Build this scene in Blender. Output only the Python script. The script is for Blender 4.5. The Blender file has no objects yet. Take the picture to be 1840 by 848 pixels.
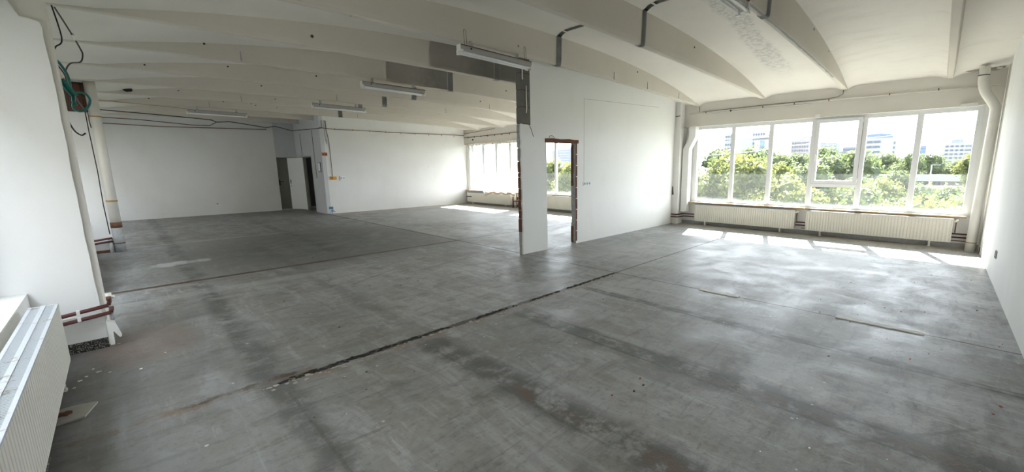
import bpy, bmesh, math, random
from mathutils import Vector, Matrix, noise
R = math.radians
random.seed(7)
scene = bpy.context.scene
C = scene.collection

# ------------------------------------------------------------------ camera, world, sun, exposure
yaw, pit, rol = R(42.7376), R(9.7541), R(-0.3449)
fw = Vector((math.cos(yaw)*math.cos(pit), math.sin(yaw)*math.cos(pit), -math.sin(pit)))
rt = Vector((math.sin(yaw), -math.cos(yaw), 0)); up = rt.cross(fw)
r2 = rt*math.cos(rol) + up*math.sin(rol); u2 = r2.cross(fw)
cd = bpy.data.cameras.new('camera'); cam = bpy.data.objects.new('camera', cd); C.objects.link(cam)
M = Matrix((r2, u2, -fw)).transposed().to_4x4(); M.translation = (0, 0, 1.5)
cam.matrix_world = M
cd.sensor_width = 36; cd.lens = 731.76/1840*36
cd.shift_x = (920-1007.65)/1840; cd.shift_y = (427.75-424)/1840
cd.clip_start = 0.02; cd.clip_end = 2000
scene.camera = cam
scene.view_settings.view_transform = 'Standard'; scene.view_settings.look = 'None'
scene.view_settings.gamma = 1; scene.view_settings.use_curve_mapping = False
scene.view_settings.exposure = 0.40

SKY_STRENGTH = 11.0
SUN_STRENGTH = 62.0
w = bpy.data.worlds.new('world'); scene.world = w; w.use_nodes = True
bg = w.node_tree.nodes['Background']
bg.inputs[0].default_value = (0.84, 0.91, 1.0, 1); bg.inputs[1].default_value = SKY_STRENGTH
sd = bpy.data.lights.new('sun', 'SUN'); sd.energy = SUN_STRENGTH; sd.angle = R(0.6); sd.color = (1, .95, .86)
sun = bpy.data.objects.new('sun', sd); C.objects.link(sun)
sdir = Vector((-1, -0.31, -0.69)).normalized()
sun.rotation_euler = sdir.to_track_quat('-Z', 'Y').to_euler(); sun.location = (20, 8, 15)

# ------------------------------------------------------------------ node helpers
class NT:
    def __init__(s, name):
        s.m = bpy.data.materials.new(name); s.m.use_nodes = True
        s.t = s.m.node_tree; s.b = s.t.nodes['Principled BSDF']; s.out = s.t.nodes['Material Output']
    def link(s, a, b): s.t.links.new(a, b)
    def set(s, sock, v):
        if hasattr(v, 'is_linked') or isinstance(v, bpy.types.NodeSocket): s.link(v, sock)
        else: sock.default_value = v
    def math(s, op, a, b=None, c=None, clamp=False):
        n = s.t.nodes.new('ShaderNodeMath'); n.operation = op; n.use_clamp = clamp
        s.set(n.inputs[0], a)
        if b is not None: s.set(n.inputs[1], b)
        if c is not None: s.set(n.inputs[2], c)
        return n.outputs[0]
    def coord(s):
        n = s.t.nodes.new('ShaderNodeTexCoord'); return n.outputs['Object']
    def sep(s, v):
        n = s.t.nodes.new('ShaderNodeSeparateXYZ'); s.link(v, n.inputs[0]); return n.outputs
    def mapping(s, v, scale=(1,1,1), loc=(0,0,0), rot=(0,0,0)):
        n = s.t.nodes.new('ShaderNodeMapping'); s.link(v, n.inputs[0])
        n.inputs['Scale'].default_value = scale; n.inputs['Location'].default_value = loc; n.inputs['Rotation'].default_value = rot
        return n.outputs[0]
    def noise(s, v, scale=1, detail=4, rough=.55, dist=0):
        n = s.t.nodes.new('ShaderNodeTexNoise'); s.link(v, n.inputs['Vector'])
        n.inputs['Scale'].default_value = scale; n.inputs['Detail'].default_value = detail
        n.inputs['Roughness'].default_value = rough; n.inputs['Distortion'].default_value = dist
        return n.outputs[0]
    def voro(s, v, scale=1, feature='F1'):
        n = s.t.nodes.new('ShaderNodeTexVoronoi'); n.feature = feature; s.link(v, n.inputs['Vector'])
        n.inputs['Scale'].default_value = scale; return n
    def ss(s, x, a, b, lo=0., hi=1.):
        n = s.t.nodes.new('ShaderNodeMapRange'); n.interpolation_type = 'SMOOTHSTEP'
        s.set(n.inputs[0], x); s.set(n.inputs[1], a); s.set(n.inputs[2], b); s.set(n.inputs[3], lo); s.set(n.inputs[4], hi)
        return n.outputs[0]
    def mix(s, f, a, b):
        n = s.t.nodes.new('ShaderNodeMix'); n.data_type = 'RGBA'
        s.set(n.inputs[0], f)
        for sock, v in ((n.inputs[6], a), (n.inputs[7], b)):
            if isinstance(v, (tuple, list)): sock.default_value = (*v[:3], 1)
            else: s.link(v, sock)
        return n.outputs[2]
    def bump(s, h, strength=.3, dist=.01):
        n = s.t.nodes.new('ShaderNodeBump'); n.inputs['Strength'].default_value = strength
        n.inputs['Distance'].default_value = dist; s.link(h, n.inputs['Height'])
        s.link(n.outputs[0], s.b.inputs['Normal'])
    def base(s, v, rough=None, metal=None, spec=None):
        if isinstance(v, (tuple, list)): s.b.inputs['Base Color'].default_value = (*v[:3], 1)
        else: s.link(v, s.b.inputs['Base Color'])
        if rough is not None: s.set(s.b.inputs['Roughness'], rough)
        if metal is not None: s.b.inputs['Metallic'].default_value = metal
        if spec is not None: s.b.inputs['Specular IOR Level'].default_value = spec
        return s.m

def simple(name, col, rough=.6, metal=0, var=.12, scale=8, bump=0):
    n = NT(name); co = n.coord()
    f = n.noise(co, scale, 4)
    c2 = tuple(max(0, c*(1-var)) for c in col); c1 = tuple(min(1, c*(1+var*.5)) for c in col)
    n.base(n.mix(f, c2, c1), rough, metal)
    if bump: n.bump(n.noise(co, scale*4, 3), bump, .005)
    return n.m

def plaster(name, col, spots=True, blot=.06, dirt=(.45,.40,.34)):
    n = NT(name); co = n.coord()
    f = n.noise(co, .7, 4, .6); f2 = n.noise(n.mapping(co, (1,1,.35)), 3.2, 5, .62)
    c = n.mix(n.ss(f, .3, .7), tuple(x*(1-blot) for x in col), col)
    c = n.mix(n.math('MULTIPLY', n.ss(f2, .5, .8), .30), c, tuple(x*.86 for x in col))
    if spots:
        v = n.voro(co, 1.7); g = n.math('MULTIPLY', n.math('LESS_THAN', v.outputs[0], .035), n.math('GREATER_THAN', n.noise(co, .9, 2), .5))
        c = n.mix(n.math('MULTIPLY', g, .75), c, dirt)
    n.base(c, .85, spec=.2)
    n.bump(n.noise(co, 26, 5, .65), .12, .01)
    return n.m

def ceiling_m():
    m_ = plaster('ceiling_paint', (.73, .70, .645), spots=False)
    n = NT.__new__(NT); n.m = m_; n.t = m_.node_tree; n.b = n.t.nodes['Principled BSDF']; n.out = n.t.nodes['Material Output']
    base = n.b.inputs['Base Color'].links[0].from_socket
    co = n.coord(); x, y, z = n.sep(co)
    w0 = n.math('MULTIPLY', n.math('SUBTRACT', n.noise(co, 1.3, 4, .6), .5), .5)
    d = n.math('ABSOLUTE', n.math('SUBTRACT', n.math('ADD', y, w0), n.math('ADD', 2.36, n.math('MULTIPLY', n.math('SUBTRACT', x, 5.4), .045))))
    band = n.math('MULTIPLY', n.ss(d, .23, .12), n.math('MULTIPLY', n.ss(x, 4.6, 5.2), n.ss(x, 9.8, 8.2)))
    sp = n.ss(n.noise(n.mapping(co, (1.2,1,1)), 13, 5, .75), .47, .56)
    c = n.mix(n.math('MULTIPLY', n.math('MULTIPLY', band, sp), .55), base, (.36,.36,.35))
    c = n.mix(n.math('MULTIPLY', band, .15), c, (.45,.45,.44))
    # damp brushed streaks on the bay beside the right wall
    st = n.math('MULTIPLY', n.ss(n.noise(n.mapping(co, (3.5,.8,1)), 1.6, 5, .65), .5, .72), n.ss(y, 2.0, 1.2))
    c = n.mix(n.math('MULTIPLY', st, .35), c, (.52,.50,.45))
    n.link(c, n.b.inputs['Base Color']); return m_

mat = {}
mat['wall'] = plaster('white_plaster', (.80, .795, .775))
mat['wall_cool'] = plaster('recess_plaster', (.60, .62, .635), spots=False); mat['wall_part'] = plaster('partition_plaster', (.83, .83, .81), spots=False, blot=.03)  # recess walls get a darker, bluer tone than the white plaster
mat['ceil'] = plaster('beam_face_paint', (.71, .68, .62), spots=False); mat['vault'] = ceiling_m()
mat['beam'] = plaster('beam_paint', (.62, .582, .515), spots=True, dirt=(.16,.13,.10))
mat['concrete'] = simple('bare_concrete', (.36, .36, .345), .9, var=.35, scale=9, bump=.3)
mat['concrete_dark'] = simple('aac_block', (.17, .165, .15), .95, var=.25, scale=14, bump=.4)
mat['white'] = simple('white_enamel', (.80, .79, .75), .38, var=.05, scale=3)
mat['cream'] = simple('cream_enamel', (.74, .72, .64), .4, var=.05, scale=3)
mat['pvc'] = simple('window_pvc', (.80, .81, .82), .35, var=.04, scale=2)
mat['gasket'] = simple('dark_gasket', (.05, .05, .05), .6)
mat['pipe_red'] = simple('red_oxide_pipe', (.10, .028, .022), .55, var=.35, scale=18)
mat['pipe_white'] = simple('painted_pipe', (.76, .74, .68), .45, var=.12, scale=5)
mat['rust'] = simple('rust', (.16, .072, .04), .85, var=.5, scale=30, bump=.4)
mat['black'] = simple('black_rubber', (.02, .02, .02), .6)
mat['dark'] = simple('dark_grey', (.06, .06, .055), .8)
mat['green_hose'] = simple('green_hose', (.008, .16, .13), .4, var=.25, scale=20)
mat['grey_green'] = simple('grey_green_door', (.33, .345, .30), .5, var=.05)
mat['door_white'] = simple('door_white', (.78, .79, .78), .4, var=.04)
mat['wood'] = simple('raw_wood', (.50, .32, .14), .8, var=.4, scale=14)
mat['brick'] = simple('red_brick', (.17, .072, .048), .95, var=.5, scale=25, bump=.6)
mat['mortar'] = simple('grey_mortar', (.38, .385, .385), .95, var=.35, scale=18, bump=.5)
mat['orange'] = simple('orange_plastic', (.45, .13, .04), .6)
mat['yellow'] = simple('yellow_plastic', (.80, .42, .02), .5)
mat['blue'] = simple('blue_paint', (.06, .20, .33), .6)
mat['paper'] = simple('paper_white', (.82, .84, .86), .7, var=.03)
mat['picture'] = simple('grey_frame', (.22, .26, .29), .5)
mat['chrome'] = simple('metal_handle', (.30, .30, .30), .35, 1)
mat['tube'] = simple('fluorescent_tube', (.90, .91, .92), .25, var=.02)
mat['lamp_metal'] = simple('lamp_housing', (.45, .46, .44), .45, .2, var=.1)
mat['felt'] = simple('bitumen', (.025, .025, .024), .9, var=.6, scale=60, bump=.8)
mat['chip_white'] = simple('paint_chip', (.82, .82, .80), .7)
mat['chip_dark'] = simple('debris_dark', (.05, .04, .035), .9)
mat['chip_red'] = simple('debris_rust', (.30, .07, .04), .8)
mat['tilemat'] = simple('loose_board', (.40, .38, .33), .8, var=.2)

def speckle():
    n = NT('speckled_felt'); co = n.coord()
    v = n.voro(co, 190); f = n.math('GREATER_THAN', n.sep(v.outputs['Color'])[0], .74)
    return n.base(n.mix(f, (.02,.02,.018), (.30,.28,.24)), .9)
mat['speckle'] = speckle()

def grille_m():
    n = NT('radiator_top_paint'); co = n.coord(); f = n.noise(co, 7, 4, .7)
    g = n.ss(f, .56, .66)
    return n.base(n.mix(g, (.50,.53,.56), (.30,.26,.22)), .45)
mat['grille'] = grille_m()

def glass_m():
    n = NT('window_glass'); t = n.t
    tr = t.nodes.new('ShaderNodeBsdfTransparent'); tr.inputs[0].default_value = (.97,.98,.98,1)
    gl = t.nodes.new('ShaderNodeBsdfGlossy'); gl.inputs['Roughness'].default_value = .02
    mx = t.nodes.new('ShaderNodeMixShader'); mx.inputs[0].default_value = .012
    n.link(tr.outputs[0], mx.inputs[1]); n.link(gl.outputs[0], mx.inputs[2])
    # dusty film that has settled on the lower edge of the panes
    df = t.nodes.new('ShaderNodeBsdfTranslucent'); df.inputs[0].default_value = (.55,.62,.62,1)
    z = n.sep(n.coord())[2]
    fz = n.ss(n.math('ADD', z, n.math('MULTIPLY', n.noise(n.coord(), 3, 3), .12)), 0.80, .60, .010, .075)
    m2 = t.nodes.new('ShaderNodeMixShader'); n.link(fz, m2.inputs[0])
    n.link(mx.outputs[0], m2.inputs[1]); n.link(df.outputs[0], m2.inputs[2])
    n.link(m2.outputs[0], n.out.inputs[0]); return n.m
mat['glass'] = glass_m()

def curtain_m():
    n = NT('curtain_cloth'); t = n.t
    tr = t.nodes.new('ShaderNodeBsdfTransparent')
    tl = t.nodes.new('ShaderNodeBsdfTranslucent'); tl.inputs[0].default_value = (.17,.165,.15,1)
    d = t.nodes.new('ShaderNodeBsdfDiffuse'); d.inputs[0].default_value = (.84,.82,.78,1)
    z = n.sep(n.coord())[2]
    a = t.nodes.new('ShaderNodeMixShader'); a.inputs[0].default_value = .5
    n.link(tl.outputs[0], a.inputs[1]); n.link(d.outputs[0], a.inputs[2])
    b = t.nodes.new('ShaderNodeMixShader'); b.inputs[0].default_value = .50
    n.link(tr.outputs[0], b.inputs[1]); n.link(a.outputs[0], b.inputs[2]); n.link(b.outputs[0], n.out.inputs[0])
    return n.m
mat['curtain'] = curtain_m()
mat['hem'] = simple('soiled_hem', (.55, .42, .30), .9, var=.4, scale=12)

def floor_m():
    n = NT('floor_screed'); co = n.coord(); x, y, z = n.sep(co)
    def absd(v, c): return n.math('ABSOLUTE', n.math('SUBTRACT', v, c))
    big = n.noise(co, .55, 5, .6); mid = n.noise(co, 2.2, 6, .68, .6); fine = n.noise(co, 14, 6, .7)
    streak = n.noise(n.mapping(co, (2.2, .45, 1)), 2.0, 6, .68, .8)
    streak2 = n.noise(n.mapping(co, (1.1, 4.0, 1), rot=(0,0,.3)), 1.6, 5, .66, .5)
    wob = n.math('MULTIPLY', n.math('SUBTRACT', n.noise(co, 1.6, 5, .6), .5), .26)
    wobf = n.math('MULTIPLY', n.math('SUBTRACT', n.noise(co, 9, 4, .65), .5), .07)
    c = n.mix(n.ss(big, .32, .68), (.20,.20,.193), (.345,.346,.340))
    c = n.mix(n.math('MULTIPLY', n.ss(mid, .42, .66), .60), c, (.19,.178,.150))
    c = n.mix(n.math('MULTIPLY', n.ss(n.noise(n.mapping(co, (1,1,1), (9,4,0)), 1.1, 6, .7, .4), .50, .64), .45), c, (.33,.34,.355))
    c = n.mix(n.math('MULTIPLY', n.ss(streak, .48, .66), .62), c, (.40,.41,.425))
    c = n.mix(n.math('MULTIPLY', n.ss(streak2, .50, .68), .50), c, (.115,.118,.115))
    c = n.mix(n.math('MULTIPLY', n.ss(fine, .45, .75), .30), c, (.42,.42,.41))
    c = n.mix(n.math('MULTIPLY', n.ss(n.noise(n.mapping(co, (1,1,1), (2,7,0)), 22, 5, .7), .52, .66), .35), c, (.10,.10,.095))
    # trowel and scrape marks, long and thin
    s3 = n.noise(n.mapping(co, (7.0, .9, 1), rot=(0,0,-.5)), 1.8, 7, .74, .5); s4 = n.noise(n.mapping(co, (1.2, 9.0, 1), rot=(0,0,.12)), 1.5, 7, .74, .4)
    c = n.mix(n.math('MULTIPLY', n.math('MULTIPLY', n.ss(s3, .54, .66), n.ss(big, .40, .58)), .55), c, (.46,.47,.48))
    c = n.mix(n.math('MULTIPLY', n.ss(s4, .56, .68), .50), c, (.10,.102,.098))
    c = n.mix(n.math('MULTIPLY', n.math('MULTIPLY', n.ss(s4, .44, .34), n.ss(mid, .4, .6)), .35), c, (.42,.43,.44))
    # large dark oily area
    ex = n.math('DIVIDE', n.math('SUBTRACT', x, 2.9), 2.6); ey = n.math('DIVIDE', n.math('SUBTRACT', y, 9.3), 2.7)
    rr = n.math('ADD', n.math('MULTIPLY', ex, ex), n.math('MULTIPLY', ey, ey))
    dk = n.math('MULTIPLY', n.ss(n.math('ADD', rr, n.math('MULTIPLY', n.math('SUBTRACT', mid, .5), 2.6)), 1.25, .25), n.ss(x, 4.95, 4.72))
    c = n.mix(n.math('MULTIPLY', dk, .75), c, (.06,.064,.064))
    # back area near the left windows, old darker screed
    bk = n.math('MULTIPLY', n.ss(y, 7.3, 7.6), n.ss(x, 4.85, 4.7))
    c = n.mix(n.math('MULTIPLY', bk, .35), c, (.13,.13,.125))
    ol_ = n.math('MULTIPLY', n.ss(n.math('ADD', x, n.math('MULTIPLY', n.math('SUBTRACT', mid, .5), 1.6)), 1.1, -.3), n.ss(y, 6.6, 5.4))
    c = n.mix(n.math('MULTIPLY', ol_, .60), c, (.095,.088,.075))
    # dark worn stripes across the room (x = const)
    for x0, wd, y1, y2, s, br in ((.60,.10,-1,18,.8,0), (1.72,.15,-1,3.2,1.0,.75), (1.75,.09,3.4,9.8,.5,0), (2.74,.13,-1,3.2,1.0,.5), (2.62,.10,7.7,15,.75,0), (3.87,.06,-1,3.2,.9,.3)):
        nn = n.noise(n.mapping(co, (1,1,1), (x0*3, x0, 0)), 3.3, 6, .72)
        d = absd(n.math('ADD', x, wob), x0)
        m = n.math('MULTIPLY', n.ss(d, wd*1.5, wd*.45), n.math('MULTIPLY', n.ss(y, y1, y1+.3), n.ss(y, y2+.15, y2-.15)))
        m = n.math('MULTIPLY', m, n.ss(nn, .37, .55))
        c = n.mix(n.math('MULTIPLY', m, .85*s), c, (.075,.077,.072))
        if br:
            m2 = n.math('MULTIPLY', n.ss(absd(n.math('ADD', x, n.math('MULTIPLY', wob, 1.3)), x0-.02), wd*.6, wd*.25), n.ss(nn, .45, .56))
            m2 = n.math('MULTIPLY', m2, n.math('MULTIPLY', n.ss(y, y2, y2-.4), n.ss(y, 2.4 if x0<2 else 1.3, 1.9 if x0<2 else .9)))
            c = n.mix(n.math('MULTIPLY', m2, min(1, br*1.2)), c, (.125,.090,.066))
    # irregular black scuffs
    sc = n.math('MULTIPLY', n.ss(n.noise(n.mapping(co, (1.3,.9,1), (5,2,0)), 2.6, 8, .78), .62, .68), n.math('MULTIPLY', n.ss(x, 1.7, .9), n.ss(y, 3.2, 2.8)))
    c = n.mix(n.math('MULTIPLY', sc, .6), c, (.09,.092,.088))
    # beige screed strips along the window wall
    bs = n.math('MULTIPLY', n.ss(n.math('ADD', x, wobf), 9.95, 10.05), 1.)
    c = n.mix(n.math('MULTIPLY', bs, .6), c, (.36,.30,.22))
    bl = n.math('MULTIPLY', n.ss(n.math('ADD', n.math('SUBTRACT', y, 0), wob), 14.3, 14.6), n.ss(x, 4.8, 4.9))
    c = n.mix(n.math('MULTIPLY', bl, .5), c, (.40,.34,.27))
    # rust dust by the near column
    e1 = n.math('DIVIDE', n.math('SUBTRACT', x, .0), .42); e2 = n.math('DIVIDE', n.math('SUBTRACT', y, 5.0), .7)
    r3 = n.math('ADD', n.math('MULTIPLY', e1, e1), n.math('MULTIPLY', e2, e2))
    c = n.mix(n.math('MULTIPLY', n.ss(n.math('ADD', r3, n.math('MULTIPLY', n.math('SUBTRACT', mid, .5), 2)), 1.1, .1), .45), c, (.19,.115,.085))
    # whitish patches
    for (px, py, rx, ry, s) in ((7.2,2.2,2.6,2.4,.35), (6.2,4.4,1.2,.7,.3), (.52,9.03,.42,.22,.75), (3.72,3.62,.55,.14,.45), (1.2,6.6,1.6,.14,.28), (7.4,1.4,1.4,.8,.35), (5.6,.9,.6,.25,.5), (8.3,3.4,1.6,1.2,.3), (7.5,7.0,2.4,2.4,.35), (8.0,11.5,2.6,3.0,.5)):
        a_ = n.math('DIVIDE', n.math('SUBTRACT', x, px), rx); b_ = n.math('DIVIDE', n.math('SUBTRACT', y, py), ry)
        q = n.math('ADD', n.math('MULTIPLY', a_, a_), n.math('MULTIPLY', b_, b_))
        c = n.mix(n.math('MULTIPLY', n.ss(n.math('ADD', q, n.math('MULTIPLY', n.math('SUBTRACT', streak, .5), 3)), 1.2, .1), s), c, (.46,.465,.47))
    # white dusty line y ~ 11.55
    d = absd(n.math('ADD', y, n.math('MULTIPLY', wobf, .8)), 11.56)
    c = n.mix(n.math('MULTIPLY', n.math('MULTIPLY', n.ss(d, .07, .02), n.ss(x, 2.9, 2.4)), .6), c, (.42,.41,.39))
    # paint drips, small white specks
    v = n.voro(co, 5.5); sp = n.math('MULTIPLY', n.math('LESS_THAN', v.outputs[0], .055), n.math('GREATER_THAN', n.noise(co, 1.4, 2), .50))
    c = n.mix(n.math('MULTIPLY', sp, .8), c, (.58,.58,.55))
    v2 = n.voro(n.mapping(co, (1,1,1), (3.3,1.7,0)), 4.2); sp2 = n.math('LESS_THAN', v2.outputs[0], .035)
    c = n.mix(n.math('MULTIPLY', sp2, .8), c, (.05,.045,.04))
    # expansion joints: thin dark lines; wider brown ones on the left
    wj = n.math('MULTIPLY', n.math('SUBTRACT', n.noise(co, 2.5, 5, .7), .5), .035)
    def joint(ax, c0, hw, lo, hi, col, s=1., ot=None):
        nonlocal c
        a_ = y if ax == 'y' else x; o = x if ax == 'y' else y
        d = absd(n.math('ADD', a_, wj), c0)
        m = n.math('MULTIPLY', n.ss(d, hw*1.25, hw*.75), n.math('MULTIPLY', n.ss(o, lo-.02, lo+.02), n.ss(o, hi+.02, hi-.02)))
        c = n.mix(n.math('MULTIPLY', m, s), c, col); return m
    nb = n.ss(n.noise(co, 5, 6, .75), .40, .60); nv = n.noise(co, 8, 6, .75)
    def ragged(c0, hw, lo, hi, col, s_, amp, k=None):
        nonlocal c
        d = n.math('ADD', absd(n.math('ADD', y, wj), c0), n.math('MULTIPLY', n.math('SUBTRACT', nv, .5), amp))
        m = n.math('MULTIPLY', n.ss(d, hw*1.15, hw*.85), n.math('MULTIPLY', n.ss(x, lo-.02, lo+.02), n.ss(x, hi+.02, hi-.02)))
        if k is not None: m = n.math('MULTIPLY', m, k)
        c = n.mix(n.math('MULTIPLY', m, s_), c, col)
    ragged(3.27, .075, .75, 4.8, (.235,.175,.135), .75, .16, nb)
    ragged(3.31, .034, .70, 4.8, (.040,.040,.038), .92, .10)
    ragged(3.37, .050, -.6, .85, (.17,.095,.05), .65, .20, nb)
    ragged(3.40, .030, .1, .75, (.05,.042,.036), .8, .20, nb)
    j = [joint('y', 3.31, .011, 4.8, 9.2, (.03,.03,.03)), joint('y', 7.38, .055, -.6, 4.76, (.075,.046,.032), .97), joint('y', 7.38, .014, 4.76, 10.3, (.03,.03,.03), .9),
         joint('x', 4.76, .028, 5.3, 15.2, (.04,.038,.035)), joint('x', 4.76, .012, -.7, 5.3, (.07,.065,.06), .9),
         joint('y', 15.25, .010, -.1, 2.5, (.07,.07,.065), .8), joint('y', 11.3, .010, 2.6, 10, (.08,.078,.07), .7), joint('x', 3.4, .010, 12, 15.0, (.08,.07,.07), .7)]
    # thin scored double lines inside the worn stripes
    fd = n.ss(n.noise(co, 1.7, 4, .7), .36, .50)
    for q0, s0 in ((2.66,.75),(2.82,.55),(3.84,.8),(3.90,.5),(1.64,.4),(.62,.5)):
        d = absd(n.math('ADD', x, n.math('MULTIPLY', wobf, .6)), q0)
        m = n.math('MULTIPLY', n.math('MULTIPLY', n.ss(d, .016, .006), fd), n.ss(y, 3.2, 3.1))
        c = n.mix(n.math('MULTIPLY', m, s0), c, (.075,.073,.062))
    # cracks
    cr = n.voro(n.mapping(co, (1,1,1), (.3,.1,0)), .42, 'DISTANCE_TO_EDGE')
    wc = n.math('ADD', cr.outputs[0], n.math('MULTIPLY', n.math('SUBTRACT', n.noise(co, 6, 4), .5), .02))
    c = n.mix(n.math('MULTIPLY', n.math('MULTIPLY', n.ss(n.math('ABSOLUTE', wc), .004, .001), n.ss(big, .45, .6)), .5), c, (.12,.12,.115))
    rough = n.ss(mid, .3, .7, .42, .62)
    n.base(c, rough, spec=.5)
    h = n.math('ADD', n.math('MULTIPLY', fine, .5), n.math('MULTIPLY', mid, .6))
    for q in j: h = n.math('SUBTRACT', h, n.math('MULTIPLY', q, .8))
    n.bump(h, .38, .014)
    return n.m
mat['floor'] = floor_m()

# ------------------------------------------------------------------ mesh helpers
class MB:
    def __init__(s): s.bm = bmesh.new(); s.mi = 0
    def box(s, a, b, bev=0):
        (x0,y0,z0), (x1,y1,z1) = a, b
        x0,x1 = min(x0,x1),max(x0,x1); y0,y1 = min(y0,y1),max(y0,y1); z0,z1 = min(z0,z1),max(z0,z1)
        v = [s.bm.verts.new(p) for p in ((x0,y0,z0),(x1,y0,z0),(x1,y1,z0),(x0,y1,z0),(x0,y0,z1),(x1,y0,z1),(x1,y1,z1),(x0,y1,z1))]
        fs = [s.bm.faces.new([v[i] for i in q]) for q in ((0,3,2,1),(4,5,6,7),(0,1,5,4),(1,2,6,5),(2,3,7,6),(3,0,4,7))]
        for f in fs: f.material_index = s.mi
        if bev:
            es = list({e for f in fs for e in f.edges})
            bmesh.ops.bevel(s.bm, geom=es, offset=bev, segments=2, affect='EDGES', profile=.6)
        return s
    def prism(s, pts, a, b, axis='y'):
        """polygon in the plane perpendicular to axis, extruded from a to b. pts are the two other coords in order."""
        def P(u, v, t):
            return {'x': (t,u,v), 'y': (u,t,v), 'z': (u,v,t)}[axis]
        A = [s.bm.verts.new(P(u,v,a)) for u,v in pts]; B = [s.bm.verts.new(P(u,v,b)) for u,v in pts]
        n = len(pts); fs = [s.bm.faces.new(A), s.bm.faces.new(B[::-1])]
        for i in range(n): fs.append(s.bm.faces.new((A[i], B[i], B[(i+1)%n], A[(i+1)%n])))
        for f in fs: f.material_index = s.mi
        bmesh.ops.recalc_face_normals(s.bm, faces=fs); return s
    def tube(s, pts, r, seg=10, cap=True, sq=None):
        pts = [Vector(p) for p in pts]; n = len(pts); rings = []
        rr = r if isinstance(r, (list,tuple)) else [r]*n
        prev = None
        for i, p in enumerate(pts):
            d = (pts[min(i+1,n-1)] - pts[max(i-1,0)]).normalized()
            if prev is None:
                a = Vector((0,0,1)) if abs(d.z) < .9 else Vector((1,0,0))
                sx = d.cross(a).normalized()
            else: sx = (prev - d*prev.dot(d)).normalized()
            prev = sx; sy = d.cross(sx)
            ring = []
            for k in range(seg):
                t = 2*math.pi*k/seg
                ring.append(s.bm.verts.new(p + (sx*math.cos(t) + sy*math.sin(t))*rr[i]))
            rings.append(ring)
        for i in range(n-1):
            for k in range(seg):
                f = s.bm.faces.new((rings[i][k], rings[i][(k+1)%seg], rings[i+1][(k+1)%seg], rings[i+1][k])); f.material_index = s.mi; f.smooth = True
        if cap:
            for q in (rings[0][::-1], rings[-1]): f = s.bm.faces.new(q); f.material_index = s.mi
        return s
    def ball(s, c, r, sub=1, sc=(1,1,1), jit=0, seed=0):
        res = bmesh.ops.create_icosphere(s.bm, subdivisions=sub, radius=1)
        for v in res['verts']:
            k = 1 + jit*noise.noise(v.co*1.7 + Vector((seed, seed*.7, 0)))
            v.co = Vector((v.co.x*r*sc[0]*k, v.co.y*r*sc[1]*k, v.co.z*r*sc[2]*k)) + Vector(c)
        for v in res['verts']:
            for f in v.link_faces: f.material_index = s.mi
        return s
    def grid(s, P, nu, nv, smooth=True):
        V = [[s.bm.verts.new(P(i/nu, j/nv)) for j in range(nv+1)] for i in range(nu+1)]
        for i in range(nu):
            for j in range(nv):
                f = s.bm.faces.new((V[i][j], V[i+1][j], V[i+1][j+1], V[i][j+1])); f.smooth = smooth; f.material_index = s.mi
        return s
    def build(s, name, m, parent=None, loc=None):
        me = bpy.data.meshes.new(name); s.bm.to_mesh(me); s.bm.free()
        for q in (m if isinstance(m, list) else [m]): me.materials.append(mat[q] if isinstance(q, str) else q)
        o = bpy.data.objects.new(name, me); C.objects.link(o)
        if loc is not None: o.location = loc
        if parent: o.parent = parent
        return o
def tag(o, label=None, cat=None, group=None, kind=None):
    if label: o['label'] = label
    if cat: o['category'] = cat
    if group: o['group'] = group
    if kind: o['kind'] = kind
    return o
def empty(name, loc=(0,0,0), rz=0, label=None, cat=None, group=None, kind=None):
    o = bpy.data.objects.new(name, None); C.objects.link(o); o.location = loc; o.rotation_euler = (0,0,rz); o.empty_display_size = .1
    return tag(o, label, cat, group, kind)
def copy_tree(o, parent=None):
    c = o.copy(); C.objects.link(c)
    if parent: c.parent = parent
    for ch in [k for k in bpy.data.objects if k.parent == o]: copy_tree(ch, c)
    return c
def lerp(a, b, t): return a+(b-a)*t

# ------------------------------------------------------------------ room shell
XL, XR, YR = -.75, 10.48, -.64          # left window plane, right window wall inner face, right wall face
def zc(x): return 3.62 - .52*(min(1.05, abs(x-5.15)/5.3))**2.2
def zr(x): return 3.13 - .09*((x-5.15)/5.3)**2
RIBS = [.065 + 1.5675*k for k in range(0, 12)]          # .065 .. 17.3
YEND = 18.05
fl = MB(); fl.box((-1.1,-.9,-.3),(10.7,19.2,0)); fl = fl.build('floor', 'floor')
tag(fl, 'worn grey concrete screed floor with dark joints and worn stripes', 'floor', kind='structure')

# vaulted ceiling between the ribs, with a slab above it
cb = MB()
edges = [-.64-.3] + RIBS + [19.0]
for i in range(len(edges)-1):
    a, b = edges[i], edges[i+1]
    def P(u, v, a=a, b=b):
        x = lerp(-.95, 10.6, u); t = [0,.04,.09,.16,.3,.5,.7,.84,.91,.96,1][round(v*10)]
        y = lerp(a, b, t); d = min(t, 1-t)*(b-a)
        drop = .11*max(0, 1-d/.24)**2
        return (x, y, max(zc(x)-drop, zr(x)+.01))
    cb.grid(lambda u,v: P(u,v), 48, 10)
cb.box((-1.1,-.9,3.72),(10.7,19.2,3.95))
tag(cb.build('ceiling', 'vault'), 'cream painted vaulted ceiling slabs between the beams', 'ceiling', kind='structure')

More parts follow.
